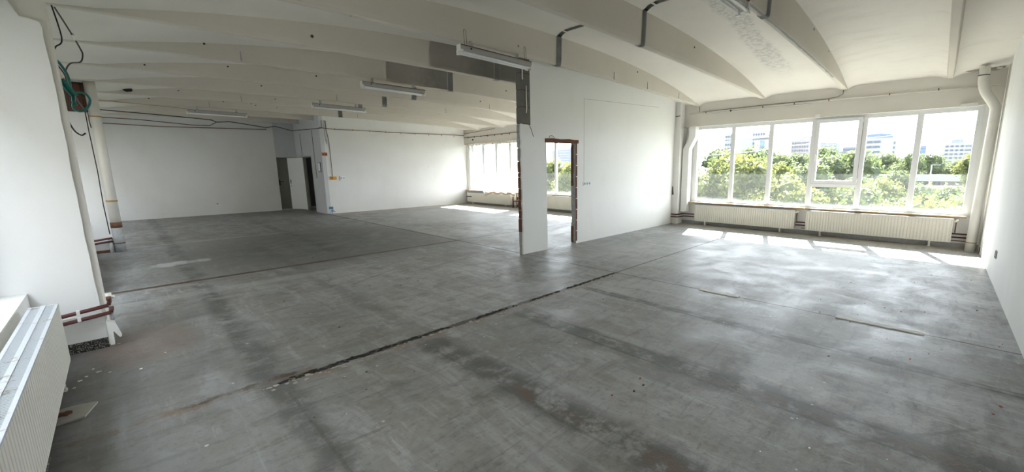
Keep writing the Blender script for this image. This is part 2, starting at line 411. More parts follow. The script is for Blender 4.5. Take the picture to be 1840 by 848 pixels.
def rib(y, x0=-.62, x1=10.42, idx=0):
    m = MB(); N = 30; rows = []
    for i in range(N+1):
        x = lerp(x0, x1, i/N); zb = zr(x); zt = zc(x)+.03
        rows.append([m.bm.verts.new(p) for p in ((x,y-.062,zt),(x,y-.050,zb+.06),(x,y-.042,zb+.008),(x,y-.034,zb),(x,y+.034,zb),(x,y+.042,zb+.008),(x,y+.050,zb+.06),(x,y+.062,zt))])
    for i in range(N):
        for k in range(8):
            m.bm.faces.new((rows[i][k], rows[i][(k+1)%8], rows[i+1][(k+1)%8], rows[i+1][k]))
    m.bm.faces.new(rows[0][::-1]); m.bm.faces.new(rows[-1])
    bmesh.ops.recalc_face_normals(m.bm, faces=m.bm.faces)
    return m
ribnames = ['nearest the right-hand wall', 'third from the right, with a scraped paint edge', 'between the partition and the scraped one', 'running just in front of the white partition',
            'just left of the partition', 'carrying the second hanging lamp', 'deep in the left hall, fourth left of the partition', 'carrying the third hanging lamp', 'above the middle of the far left hall',
            'just in front of the far wall corner', 'beyond the wall corner over the door recess', 'last one at the far wall']
ribs = []
for i, y in enumerate(RIBS):
    o = rib(y, x1=4.8 if y > 15.25 else 10.42).build('trim_%d' % (i+1), 'beam')
    tag(o, 'cream concrete ceiling beam ' + ribnames[i], 'ceiling beam', 'ceiling beams', 'structure'); ribs.append(o)
# bare strips where an old wall met the beams (wrap round every rib) and the ceiling between
def wrap(y, x0, x1, g=.004):
    m = MB(); rows = []
    for x in (x0, x1):
        zb, zt = zr(x)-g, zc(x)-.02
        rows.append([m.bm.verts.new(p) for p in ((x,y-.062-g,zt),(x,y-.050-g,zb+.06),(x,y-.042-g,zb+.008),(x,y-.034,zb),(x,y+.034,zb),(x,y+.042+g,zb+.008),(x,y+.050+g,zb+.06),(x,y+.062+g,zt))])
    for k in range(7): m.bm.faces.new((rows[0][k], rows[0][k+1], rows[1][k+1], rows[1][k]))
    res = bmesh.ops.solidify(m.bm, geom=m.bm.faces[:], thickness=.003)
    return m
for i, y in enumerate(RIBS[:10]):
    if i == 0: continue
    wo = .12 if i not in (2,) else .10
    wrap(y, 5.02, 5.02+wo).build('bare_band', 'concrete', ribs[i])
for i in (1, 2, 3):
    a, b = RIBS[i-1]+.065, RIBS[i]-.065
    m = MB()
    def P(u, v):
        x = 5.03+.09*u; y = lerp(a, b, v); t = (y-RIBS[i-1])/(RIBS[i]-RIBS[i-1]); d = min(t,1-t)*1.5675
        return (x, y, zc(x)-.11*max(0,1-d/.24)**2-.004)
    if i != 1: m.grid(P, 1, 24); bmesh.ops.solidify(m.bm, geom=m.bm.faces[:], thickness=.003); m.build('bare_ceiling_strip', 'concrete', ribs[i])

def grey_blend_m():  # beam tone blending along x into grey
    n = NT('grey_blend_face'); co = n.coord(); x, y, z = n.sep(co)
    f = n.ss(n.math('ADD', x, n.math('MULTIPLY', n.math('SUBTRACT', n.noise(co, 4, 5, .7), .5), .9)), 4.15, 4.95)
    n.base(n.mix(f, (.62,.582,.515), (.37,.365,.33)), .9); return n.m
mat['worn'] = grey_blend_m()
for k, xa, xb in ((4, 3.7, 5.0), (4, 5.15, 6.6), (5, 3.7, 5.0)):  # thin grey patches on the sides of two beams
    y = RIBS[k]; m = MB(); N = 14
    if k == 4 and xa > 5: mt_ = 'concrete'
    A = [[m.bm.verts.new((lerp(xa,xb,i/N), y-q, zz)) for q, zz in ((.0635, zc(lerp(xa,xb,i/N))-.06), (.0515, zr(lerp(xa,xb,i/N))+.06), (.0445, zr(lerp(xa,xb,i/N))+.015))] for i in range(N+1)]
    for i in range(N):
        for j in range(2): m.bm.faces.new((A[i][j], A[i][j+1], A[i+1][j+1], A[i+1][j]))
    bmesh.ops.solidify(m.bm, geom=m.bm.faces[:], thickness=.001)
    m.build('grey_side_patch', 'worn', ribs[k])
m = MB(); yb = RIBS[1]
rs0 = random.Random(8); A = []; B = []
for i in range(41):
    x = lerp(3.4, 9.0, i/40); A.append((x, yb-.033)); B.append((x, yb-.033+.030+rs0.uniform(-.006,.008)))
V0 = [[m.bm.verts.new((x, y, zr(x)-dz)) for dz in (.0005, .003)] for x, y in A]; V1 = [[m.bm.verts.new((x, y, zr(x)-dz)) for dz in (.0005, .003)] for x, y in B]
for i in range(40):
    m.bm.faces.new((V0[i][1],V0[i+1][1],V1[i+1][1],V1[i][1])); m.bm.faces.new((V1[i][0],V1[i][1],V1[i+1][1],V1[i+1][0]))
m.build('scraped_edge', 'concrete', ribs[1])
# right wall, far walls
def wall(name, a, b, label, m='wall'):
    return tag(MB().box(a, b).build(name, m), label, 'wall', kind='structure')
m = MB(); m.box((-1.1, YR-.30, -.02), (9.87, YR, 3.7)); m.box((9.87, YR-.30, -.02), (10.75, YR-.22, 3.7))
tag(m.build('wall_right', 'wall'), 'long smooth white wall at the right edge', 'wall', kind='structure')
wall('wall_back_near', (-1.1, 18.05, -.02), (4.12, 18.40, 3.7), 'white far wall of the left hall with a socket')
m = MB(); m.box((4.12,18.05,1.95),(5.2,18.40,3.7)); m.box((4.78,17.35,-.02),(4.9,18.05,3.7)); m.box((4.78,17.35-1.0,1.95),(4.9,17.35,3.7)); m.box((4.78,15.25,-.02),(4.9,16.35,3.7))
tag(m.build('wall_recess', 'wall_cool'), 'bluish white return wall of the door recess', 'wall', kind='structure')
wall('wall_back_far', (4.9, 15.25, -.02), (10.75, 15.5, 3.7), 'bright white far wall right of the door recess')
m = MB(); m.box((4.05,18.85,-.02),(5.2,19.0,3.7)); m.box((7.0,15.5,-.02),(7.1,19.0,3.7)); m.box((4.9,18.9,-.02),(7.1,19.0,3.7))  # corridor darkness is put into the wall colour
tag(m.build('wall_corridor', 'dark'), 'corridor walls coloured dark to look unlit behind the open door', 'wall', kind='structure')

# right-hand window wall: parapet, reveals, head beam
BAY = [(-.44, 4.86, 'window_1'), (5.72, 10.86, 'window_2'), (11.52, 15.10, 'window_3')]
m = MB()
m.box((XR-.03, -.9, -.02), (XR+.30, 15.5, .57))
for a, b in ((-.9,-.44), (4.86,5.72), (10.86,11.52), (15.10,15.5)): m.box((XR, a, .57), (XR+.30, b, 2.56))
tag(MB().box((XR-.08, -.9, 2.54), (XR+.32, 15.5, 3.72)).build('wall_window_beam', 'ceil'), 'cream concrete head beam above the right-hand windows', 'wall', kind='structure')
tag(m.build('wall_window_side', 'wall'), 'white parapet of the window wall on the right', 'wall', kind='structure')
m = MB(); m.box((XR-.055, -.64, .0), (XR-.03, 15.25, .085))
tag(m.build('baseboard_window_side', 'mortar'), 'grey raw skirting under the right-hand radiators', 'skirting', kind='structure')
# left-hand window wall
m = MB()
m.box((XL-.25,-.9,-.02),(XL+.17,18.2,.555))
LB = [(-.5,5.0), (5.75,11.0), (11.7,17.6)]
for a, b in ((-.9,-.5),(5.0,5.75),(11.0,11.7),(17.6,18.2)): m.box((XL-.25,a,.55),(XL,b,2.6))
m.box((XL-.25,-.9,2.60),(XL+.22,18.2,3.72))
tag(m.build('wall_window_left', 'wall'), 'white parapet and head beam of the left-hand window wall', 'wall', kind='structure')

# columns of the left side
m = MB(); m.box((XL-.01,5.20,0),(-.20,5.60,3.10)); m.box((XL,5.20,2.63),(-.33,5.185,3.08))
col1 = tag(m.build('wall_column_near', 'ceil'), 'near left concrete column with chipped white plaster face', 'column', kind='structure')
ol = [(a if a in (XL,) or b > 2.5 else -.226+(a+.226)*.45, b) for a, b in [(XL,.0),(-.225,.0),(-.22,.392),(-.233,.581),(-.228,.8),(-.238,.95),(-.231,1.08),(-.233,1.2),(-.227,1.308),(-.236,1.45),(-.231,1.576),(-.222,1.7),(-.226,1.816),(-.232,1.9),(-.222,2.0),(-.218,2.134),(-.224,2.2),(-.220,2.266),(-.228,2.36),(-.232,2.426),(-.231,2.52),(-.226,2.575),(-.236,2.62),(-.262,2.626),(-.287,2.633),(-.31,2.632),(-.328,2.636),(-.345,2.675),(-.36,2.72),(-.385,2.80),(-.41,2.86),(-.43,3.09),(XL,3.09)]]
MB().prism(ol, 5.155, 5.20, 'y').build('plaster_coat', 'wall', col1)
m = MB(); m.box((XL+.17,5.135,.085),(-.215,5.156,.30)); m.box((XL+.17,5.128,.19),(-.22,5.136,.215)); m.box((XL+.17,5.128,.27),(-.22,5.136,.285))
m.build('base_board', 'white', col1)
MB().box((XL+.17,5.12,0),(-.215,5.156,.085)).build('speckled_edge', 'speckle', col1)
m = MB(); m.box((XL-.01,11.22,0),(-.16,11.62,3.10))
col2 = tag(m.build('wall_column_middle', 'wall'), 'second left column, white, behind the tall waste pipe', 'column', kind='structure')
m = MB()
for k in range(5):
    for j in range(2):
        x0 = -.60+.22*j+(.11 if k%2 else 0); m.box((max(x0,-.62), 11.205, 2.54+.092*k),(min(x0+.21,-.165), 11.222, 2.54+.092*k+.08))
m.build('exposed_brick', 'brick', col2)
MB().box((-.62,11.21,2.52),(-.165,11.221,3.02)).build('dark_mortar', 'dark', col2)
m = MB(); m.box((XL+.17,11.2,0),(-.2,11.22,.05)); m.build('rust_skirting', 'rust', col2)
# column on the right, partly behind the partition
m = MB(); m.box((10.13,5.10,0),(XR+.01,5.52,2.52)); m.box((10.16,5.13,2.52),(XR,5.52,3.3))
colr = tag(m.build('wall_column_window', 'wall'), 'white column at the window end of the partition', 'column', kind='structure')
m = MB(); m.prism([(5.22,.78),(5.27,.775),(5.275,.99),(5.245,1.0),(5.235,.90)], 10.122, 10.13, 'x'); m.build('chipped_patch', 'dark', colr)
# corner column far right
m = MB(); m.box((10.22,-.865,0),(XR+.01,-.64,3.2)); 
tag(m.build('wall_column_corner', 'ceil'), 'narrow white pilaster in the right-hand corner', 'column', kind='structure')
m = MB(); m.prism([(9.84,0),(9.875,0),(9.875,3.2),(9.84,3.2)], -.645, -.632, 'y'); m.build('trim_13', 'white')
tag(bpy.data.objects['trim_13'], 'thin white vertical trim strip on the right wall near the corner', 'trim', kind='structure')

# partition wall with door hole
def poly_wall():
    m = MB(); y0, y1 = 5.27, 5.385
    m.box((4.76,y0,0),(5.34,y1,1.99)); m.box((6.16,y0,0),(10.14,y1,1.99))
    pts = [(4.97,2.24),(4.97,3.45)] ; top = []
    N = 20
    for i in range(N+1):
        x = lerp(4.95, 10.14, i/N); top.append((x, min(zc(x)+.02, 3.60)))
    m.prism([(4.95,1.99),(10.14,1.99)] + top[::-1], y0, y1, 'y')
    m.box((4.76,y0,1.99),(4.95,y1,2.24))
    return m
part = tag(poly_wall().build('wall_partition', 'wall_part'), 'white partition wall with a rough doorway', 'wall', kind='structure')
rnd = random.Random(3)
# raw block end, upper part
for k, (a, b) in enumerate(((2.245,2.51),(2.52,2.78),(2.79,3.05),(3.06,3.33))):
    q = rnd.uniform(-.008,.008)
    MB().box((4.745+q,5.262,a),(4.945+q,5.39,b), .008).build('raw_block', 'concrete_dark', part)
m = MB(); m.box((4.757,5.268,2.235),(4.952,5.387,3.4)); m.build('block_mortar', 'rust', part)
# torn jamb: lower end strip in pieces
z = 0
while z < 2.23:
    h = rnd.uniform(.07,.24); h = min(h, 2.235-z); kk = rnd.random()
    mt = 'mortar' if (kk < .45 or z < .3 or z > 1.75) else 'brick'
    d = rnd.uniform(.0,.02)
    MB().box((4.738-d*.5,5.30,z),(4.762,5.383,z+h-.006), .006).build('torn_jamb_piece', mt, part); z += h
m = MB()
zs = [i*2.24/30 for i in range(31)]
pts = [(4.762, 0)] + [(4.732+rnd.uniform(-.006,.008), q) for q in zs] + [(4.762, 2.24)]
m.prism(pts, 5.266, 5.302, 'y'); m.build('plaster_edge', 'wall_part', part)
# doorway right jamb: grey mortar and brick edges, wooden lintel
m = MB(); pts = [(6.175,0)] + [(6.148+rnd.uniform(-.008,.010), q) for q in [i*1.97/26 for i in range(27)]] + [(6.175,1.98)]
m.prism(pts, 5.275, 5.388, 'y'); m.build('door_jamb_mortar', 'mortar', part)
m = MB(); 
for k in range(9):
    zz = .05+k*.215; m.box((6.150,5.262,zz),(6.185+rnd.uniform(-.01,.004),5.27,zz+.20), .003)
m.build('door_jamb_brick', 'brick', part)
m = MB(); m.box((6.140,5.33,1.15),(6.150,5.389,1.95)); m.box((6.138,5.33,.02),(6.150,5.389,.35)); m.build('door_jamb_stain', 'rust', part)
m = MB(); m.prism([(5.30,1.955),(5.62,1.962),(6.22,1.97),(6.22,2.035),(6.1,2.03),(5.95,2.04),(5.7,2.025),(5.5,2.035),(5.30,2.025)], 5.258, 5.39, 'y'); m.build('timber_lintel', 'brick', part)
m = MB(); m.tube([(5.40,5.262,2.04),(5.42,5.26,2.075),(5.47,5.26,2.085),(5.52,5.26,2.07),(5.53,5.262,2.035)], .004, 6); m.build('plaster_scar', 'mortar', part)
# faint outline of a filled hatch on the partition
m = MB(); m.box((6.395,5.2685,1.2),(6.40,5.27,2.83)); m.prism([(6.395,2.825),(9.28,2.952),(9.28,2.957),(6.395,2.83)],5.2685,5.27,'y'); m.build('filled_seam', 'mortar', part)

# ------------------------------------------------------------------ windows
def window(name, y0, y1, mull, sash, label, z0=.60, z1=2.50, X=XR+.05, side=1):
    root = empty(name, (0,0,0), 0, label, 'window', kind='structure')
    t = .035
    m = MB(); m.box((X-t,y0,z0-.03),(X+t,y0+.08,z1+.04), .004); m.box((X-t,y1-.08,z0-.03),(X+t,y1,z1+.04), .004)
    m.box((X-t+.001,y0+.07,z0-.03),(X+t,y1-.07,z0+.035)); m.box((X-t+.001,y0+.07,z1-.04),(X+t,y1-.07,z1+.04))
    m.build('window_frame', 'pvc', root)
    ys = [y0+.07] + [q for q in mull] + [y1-.07]
    for q in mull:
        MB().box((X-t-.004,q-.048,z0+.035),(X+t+.004,q+.048,z1-.04), .004).build('mullion', 'pvc', root)
    for i in range(len(ys)-1):
        a = ys[i] + (0 if i == 0 else .048); b = ys[i+1] - (0 if i == len(ys)-2 else .048)
        if sash is not None and i == sash:
            MB().box((X-t,a,1.05),(X+t,b,1.14)).build('transom', 'pvc', root)
            s = empty('sash', (0,0,0)); s.parent = root
            f = MB(); xs0, xs1 = X-t-.035, X+.02; A, B, Z0, Z1 = a-.015, b+.015, 1.13, z1-.005
            f.box((xs0,A,Z0),(xs1,A+.075,Z1), .004); f.box((xs0,B-.075,Z0),(xs1,B,Z1), .004)
            f.box((xs0+.001,A+.075,Z0),(xs1,B-.075,Z0+.07)); f.box((xs0+.001,A+.075,Z1-.07),(xs1,B-.075,Z1)); f.build('sash_frame', 'pvc', s)
            MB().box((X-.003,A+.075,Z0+.07),(X+.003,B-.075,Z1-.07)).build('pane', 'glass', s)
            h = MB(); h.box((xs0-.012,B-.052,1.70),(xs0,B-.024,1.79), .003); h.box((xs0-.045,B-.047,1.735),(xs0-.012,B-.029,1.755)); h.box((xs0-.055,B-.049,1.62),(xs0-.035,B-.027,1.76), .004); h.build('handle', 'white', s)
            for zz in (Z0+.06, Z1-.12): MB().tube([(xs0-.008,A-.006,zz),(xs0-.008,A-.006,zz+.07)], .008, 8).build('hinge', 'white', s)
            g = MB(); e = .004
            g.box((xs0+.02,A-e,Z0-e),(xs0+.03,A,Z1+e)); g.box((xs0+.02,A,Z0-e),(xs0+.03,B,Z0)); g.box((xs0+.02,B,Z0-e),(xs0+.03,B+e,Z1+e)); g.box((xs0+.02,A,Z1),(xs0+.03,B,Z1+e)); g.build('gasket', 'gasket', s)
            MB().box((X-.003,a,z0+.035),(X+.003,b,1.05)).build('pane', 'glass', root)
        else:
            MB().box((X-.003,a,z0+.035),(X+.003,b,z1-.04)).build('pane', 'glass', root)
    return root
window('window_1', -.44, 4.86, [.395,1.245,2.14,3.00,3.87], 2, 'wide white framed window on the right with one opening sash')
window('window_2', 5.72, 10.86, [6.57,7.43,8.29,9.15,9.93], None, 'white framed window seen through the rough doorway')
window('window_3', 11.52, 15.10, [12.35,13.2,14.05], None, 'white framed window behind the ragged curtain')
for i, (a, b) in enumerate(LB):
    n_ = 6; w_ = (b-a)/n_
    window('window_%d' % (4+i), a, b, [a+w_*k for k in range(1,n_)], None, ['white framed window over the near left radiator', 'white framed window left of the second column', 'white framed window of the far left bay'][i], z0=.58, z1=2.56, X=XL-.10)

# sills
def sill(y0, y1, label):
    r = empty('window_sill', (XR,(y0+y1)/2,.57), 0, label, 'window sill', 'old window sills')
    h = (y1-y0)/2
    MB().box((-.12,-h,.0),(.02,h,.022), .003).build('sill_board', 'cream', r)
    MB().box((-.126,-h,-.012),(-.12,h,.010)).build('raw_edge', 'wood', r)
    MB().box((-.118,-h,-.014),(-.03,h,-.001)).build('timber_batten', 'wood', r)
sill(-.43, 4.98, 'long window sill with raw timber edge over the two right-hand radiators')
sill(5.53, 10.86, 'long window sill with raw timber edge seen through the doorway')
sill(11.52, 15.24, 'window sill with raw timber edge under the ragged curtain')

# unseen canopy, added and sized to keep sun off the upper panes
m = MB(); m.box((10.80,-4,2.78),(12.62,19,2.92)); m.box((10.79,-4,2.62),(10.95,19,2.78))
tag(m.build('trim_14', 'concrete'), 'unseen concrete canopy shaped to shade the upper panes of the right-hand windows', 'canopy', kind='structure')

# ------------------------------------------------------------------ doors
d = empty('door_1', (4.80,17.35,0), math.atan2(.67,-.33)-math.pi/2*0, 'open white door leaf standing out from the recess wall', 'door', kind='structure')
MB().box((.0,-.02,.03),(.75,.02,1.93), .002).build('door_leaf', 'door_white', d)
m = MB(); m.box((.66,.02,.98),(.70,.026,1.14)); m.tube([(.68,.026,1.08),(.68,.06,1.08),(.58,.065,1.08)], .009, 8); m.tube([(.68,.022,.90),(.68,.028,.90)], .02, 10); m.build('door_handle', 'chrome', d)
m = MB(); m.box((-.02,-1.02,0),(.06,-.96,1.97)) ; m.box((-.02,-.04,0),(.06,.0,1.97)); m.box((-.02,-1.02,1.93),(.06,0,1.97))
fr = m.build('door_frame', 'grey_green', None, (4.80,17.35,0)); fr.name = 'door_2'
tag(fr, 'grey green steel frame of the dark doorway in the recess', 'door', kind='structure')
MB().box((.07,-1.0,0),(.09,-.70,1.95)).build('threshold_board', 'wood', fr)
d3 = empty('door_3', (4.12,18.30,0), 0, 'closed grey green door with black handle in the far wall recess', 'door', kind='structure')
MB().box((.0,.0,.02),(.90,.04,1.95)).build('door_leaf', 'grey_green', d3)
m = MB(); m.box((.06,-.008,.92),(.10,0,1.12)); m.tube([(.08,-.008,1.06),(.08,-.05,1.06),(.20,-.055,1.06)], .010, 8); m.build('door_handle', 'black', d3)

# ------------------------------------------------------------------ radiators
def radiator(name, loc, rz, L, H, D, label, group, grille_dirty=False, flutes=True, feet=True):
    r = empty(name, loc, rz, label, 'radiator', group)
    # local: length along x (0..L), front faces -y (front face at y=0), back y=D, z from 0..H
    m = MB(); n = max(6, int(L/.05)); z0, z1 = .012, H-.012
    for face, yy, sg in (('f',0,1),('b',D,-1)):
        xs = []
        for i in range(n):
            a = L*i/n; st = L/n
            xs += [(a+st*.06, .0), (a+st*.30, .0), (a+st*.42, .010), (a+st*.58, .010), (a+st*.70, .0), (a+st*.94, .0)]
        xs = [(0,0)] + xs + [(L,0)]
        V = [[m.bm.verts.new((x, yy+sg*d_*1.0, zz)) for zz in (z0, z0+.03, z1-.03, z1)] for x, d_ in xs]
        for row, (x, d_) in zip(V, xs):
            row[0].co.y = yy; row[3].co.y = yy
        for i in range(len(V)-1):
            for k in range(3): m.bm.faces.new((V[i][k],V[i+1][k],V[i+1][k+1],V[i][k+1]))
    m.box((0.0,.0015,.0),(L,.014,.014)); m.box((0.0,D-.014,.0),(L,D-.0015,.014))
    m.build('front_panel', 'cream', r)
    m = MB()
    for i in range(int(L/.018)): x = .01+i*.018; m.box((x,.016,H-.006),(x+.006,D-.016,H-.001))
    m.box((.0,.0,H-.013),(L,.016,H)); m.box((.0,D-.016,H-.013),(L,D,H)); m.box((.0,D*.5-.011,H-.012),(L,D*.5+.011,H+.0015)); m.box((.005,.016,H-.030),(L-.005,D-.016,H-.022))
    m.build('top_grille', 'grille', r)
    for x in (0, L):
        s = -1 if x == 0 else 1
        MB().box((x,.002,.02),(x+s*.008,D-.002,H-.002), .003).build('side_cover', 'cream', r)
    if feet:
        for x in (L*.12, L*.88):
            m = MB(); m.box((x-.015,.02,-loc[2]),(x+.015,D-.02,0)); m.box((x-.03,.015,-loc[2]),(x+.03,D-.015,-loc[2]+.006)); m.build('foot', 'cream', r)
    return r
rr1 = radiator('panel_radiator', (10.28,4.68,.10), -math.pi/2, 2.35, .435, .13, 'long cream radiator under the window beside the white column', 'radiators under the right-hand windows')
rr2 = radiator('panel_radiator', (10.28,2.09,.105), -math.pi/2, 2.35, .44, .13, 'long cream radiator under the window, nearest the right wall', 'radiators under the right-hand windows')
rr3 = radiator('panel_radiator', (10.28,15.02,.09), -math.pi/2, 2.86, .40, .13, 'pale radiator under the ragged curtain', 'radiators under the right-hand windows')
rr4 = radiator('panel_radiator', (10.28,10.6,.09), -math.pi/2, 2.35, .46, .13, 'cream radiator seen through the rough doorway', 'radiators under the right-hand windows')
rn = radiator('panel_radiator', (-.395,1.95,.11), math.pi/2, 2.67, .44, .135, 'big white radiator with dusty top grille in the left foreground', 'radiators under the left-hand windows')
rn2 = radiator('panel_radiator', (-.395,7.3,.11), math.pi/2, 3.25, .44, .135, 'small looking white radiator half hidden behind the near left column', 'radiators under the left-hand windows')
for rad, L, H in ((rr1,2.35,.435),(rr2,2.35,.44),(rr4,2.35,.46)):
    m = MB(); m.tube([(L+.008,.05,H-.05),(L+.05,.05,H-.05)], .018, 10); m.ball((L+.06,.05,H-.03), .024, 2); m.build('valve', 'white', rad)
    m = MB(); m.tube([(L+.045,.05,H-.05),(L+.045,.05,.22),(L+.045,.09,.18)], .009, 8); m.build('feed_pipe', 'rust', rad)
m = MB(); m.tube([(2.678,.03,.39),(2.735,.03,.39)], .022, 12); m.build('valve_cap', 'white', rn)
MB().box((-.028,-.012,.21),(.33,.0,.25)).build('side_bracket', 'dark', rr3)

# heating pipes
def pipe(name, pts, r, m, label, cat='pipe', group=None, seg=10):
    return tag(MB().tube(pts, r, seg).build(name, m), label, cat, group)
pipe('heating_pipe', [(10.435,-.60,.255),(10.435,4.99,.255),(10.40,5.05,.255),(10.11,5.072,.255),(10.10,5.10,.255),(10.10,5.26,.255)], .014, 'pipe_red', 'upper red heating pipe behind the right-hand radiators', group='red heating pipes right')
pipe('heating_pipe', [(10.435,-.60,.190),(10.435,4.99,.190),(10.40,5.05,.190),(10.11,5.072,.190),(10.10,5.10,.190),(10.10,5.26,.190)], .014, 'pipe_red', 'lower red heating pipe behind the right-hand radiators', group='red heating pipes right')
pipe('heating_pipe', [(10.435,-.58,.128),(10.435,2.2,.128)], .007, 'rust', 'thin rusty pipe low behind the last right-hand radiator')
pipe('heating_pipe', [(10.435,5.53,.24),(10.435,15.2,.24)], .014, 'pipe_red', 'red heating pipe behind the radiators of the far room')
m = MB(); m.tube([(-.46,5.085,.335),(-.175,5.085,.372)], .016, 12); m.tube([(-.175,5.085,.372),(-.165,5.09,.40),(-.165,5.10,.43)], .014, 10); 
p1 = tag(m.build('heating_pipe', 'pipe_red'), 'upper dark red pipe across the foot of the near left column', 'pipe', 'red pipes at the near left column')
MB().box((-.355,5.066,.335),(-.335,5.104,.370)).build('pipe_clip', 'white', p1)
m = MB(); m.tube([(-.165,5.10,.425),(-.165,5.10,.475)], .020, 10); m.tube([(-.165,5.10,.44),(-.13,5.08,.44)], .012, 8); m.build('valve_body', 'pipe_white', p1)
m = MB(); m.tube([(-.18,5.07,.435),(-.15,5.07,.435)], .017, 10); m.build('rusty_nut', 'rust', p1)
m = MB(); m.tube([(-.46,5.075,.275),(-.17,5.075,.310)], .016, 12); m.tube([(-.17,5.075,.310),(-.160,5.078,.335),(-.160,5.08,.36)], .015, 10)
p2 = tag(m.build('heating_pipe', 'pipe_red'), 'lower dark red pipe across the foot of the near left column', 'pipe', 'red pipes at the near left column')
MB().box((-.355,5.056,.280),(-.335,5.094,.312)).build('pipe_clip', 'white', p2)
m = MB(); m.tube([(-.165,5.09,.30),(-.165,5.09,.24)], .012, 8); m.build('drop_pipe', 'mortar', p2)
m = MB(); m.prism([(-.205,.03),(-.180,.03),(-.175,.15),(-.145,.085),(-.132,.088),(-.160,.22),(-.205,.24)], 5.06, 5.14, 'y')
tag(m.build('pipe_cover', 'white'), 'broken white plastic pipe cover at the foot of the near left column', 'pipe cover')
for k, (zz, g) in enumerate(((.262,'upper'),(.205,'lower'))):
    pipe('heating_pipe', [(-.42,11.15,zz-.02),(-.17,11.15,zz+.012)], .018, 'pipe_red', g + ' dark red pipe beside the foot of the tall waste pipe', group='red pipes at the second column')

# tall waste pipe at the second left column
r = empty('waste_pipe', (-.09,11.36-.2,0), 0, 'tall white waste pipe with grey foot in the left hall', 'pipe')
MB().tube([(0,0,.47),(0,0,3.10)], .072, 20).build('pipe_shaft', 'pipe_white', r)
MB().tube([(0,0,0),(0,0,.47)], .074, 20).build('pipe_foot', 'mortar', r)
for z0, h, m_ in ((.46,.10,'rust'),(.16,.02,'rust'),(.94,.03,'wood'),(2.44,.02,'wood')): MB().tube([(0,0,z0),(0,0,z0+h)], .0765, 20).build('pipe_collar', m_, r)
MB().tube([(-.11,.02,.0),(-.11,.02,.28)], .03, 12).build('side_stub', 'white', r)

# right corner waste pipes
def bend(pts, n=8):
    out = []
    for i, p in enumerate(pts):
        if 0 < i < len(pts)-1:
            a, b, c_ = Vector(pts[i-1]), Vector(p), Vector(pts[i+1]); q = .42
            s_, e = b.lerp(a, min(.45, .16/(b-a).length if (b-a).length else 0)), b.lerp(c_, min(.45, .16/(c_-b).length))
            for k in range(n+1):
                t = k/n; out.append((s_.lerp(b, t)).lerp(b.lerp(e, t), t))
        else: out.append(Vector(p))
    return out
r = empty('waste_pipe', (10.08,-.52,0), 0, 'cream waste pipe with S bend in the right-hand corner', 'pipe')
MB().tube(bend([(0,-.0,0),(0,-.03,2.36),(0,-.03,2.46),(0.04,.17,2.80),(0.04,.17,3.125)]), .068, 20).build('pipe_shaft', 'pipe_white', r)
for z0, y_, x_ in ((.16,0,0),(2.20,-.03,0)): MB().tube([(x_,y_,z0),(x_,y_,z0+.012)], .073, 20).build('pipe_joint', 'wood' if z0 < 1 else 'pipe_white', r)
MB().tube([(.04,.17,2.985),(.04,.17,3.0)], .0725, 20).build('pipe_crack', 'dark', r)
r = empty('waste_pipe', (10.12,-.70,0), 0, 'narrower cream pipe squeezed between corner pilaster and S bend pipe', 'pipe')
MB().tube([(0,0,0),(0,0,2.05)], .05, 16).build('pipe_shaft', 'pipe_white', r)
for zz in (.42,.62,.30): MB().box((-.06,.03,zz),(-.03,.055,zz+.04)).build('pipe_clip', 'rust', r)
MB().tube([(-.07,.05,.0),(-.07,.05,.10)], .018, 8).build('rusty_stub', 'rust', r)

# boxed downpipe beside the column (flat duct with an offset)
prof = [(4.985,.33),(4.985,1.97),(4.83,2.27),(4.83,2.535)]; w_ = .17
L_ = [(y+w_/2, z) for y, z in prof]; R_ = [(y-w_/2, z) for y, z in prof]
m = MB(); m.prism(L_ + R_[::-1], 10.25, 10.448, 'x')
tag(m.build('boxed_pipe_casing', 'wall_part'), 'white boxed pipe casing with a kink beside the window column', 'pipe casing')

# plaster damage in the ceiling corner, right
m = MB(); rn_ = random.Random(5)
pts = [(-.02,3.15),(-.10,3.19),(-.25,3.205),(-.42,3.21),(-.58,3.205),(-.60,3.12),(-.50,3.09),(-.40,3.10),(-.30,3.10),(-.22,3.105),(-.12,3.12)]
m.prism(pts, 10.30, 10.402, 'x')
sc_ = m.build('broken_ceiling_patch', 'tilemat'); tag(sc_, 'stained broken plaster where the S bend pipe meets the ceiling', 'damage')
m = MB()
for k in range(7): y_ = -.08-.075*k; m.ball((10.29, y_, 3.14+rn_.uniform(-.03,.03)), .03, 2, (.5,1.3,.6), .5, k)
m.build('plaster_lump', 'wall', sc_)

# ------------------------------------------------------------------ conduits and cables
r = empty('wall_conduit', (10.38,0,0), 0, 'cream conduit running along the beam above the right-hand window', 'conduit')
MB().tube([(0,4.98,2.868),(0,4.62,2.875),(0,2.0,2.868),(0,-.58,2.845)], .010, 8).build('conduit_tube', 'pipe_white', r)
MB().tube([(0,4.50,2.835),(0,2.2,2.83)], .007, 8).build('lower_tube', 'white', r)
m = MB(); m.ball((-.01,3.93,2.852), .024, 2); m.build('junction_box', 'dark', r)
for y_ in (4.55,3.2,2.55,1.9,.9,.2): MB().box((-.014,y_-.008,2.85),(.004,y_+.008,2.89)).build('clip', 'rust', r)
pipe('black_cable', [(10.368,4.66,2.885),(10.37,3.3,2.905),(10.37,1.95,2.90),(10.37,1.75,2.92),(10.372,1.66,2.97),(10.372,1.66,3.05)], .006, 'dark', 'thin dark cable curling up to the scraped beam above the window', 'cable', seg=6)
pipe('black_cable', [(10.372,4.72,2.88),(10.372,4.72,3.02)], .005, 'dark', 'short dark cable drop below the beam over the partition', 'cable', seg=6)
pipe('wall_conduit', [(10.12,5.24,2.80),(10.115,5.12,2.81)], .010, 'rust', 'rusty conduit stub on the window column', 'conduit', seg=8)
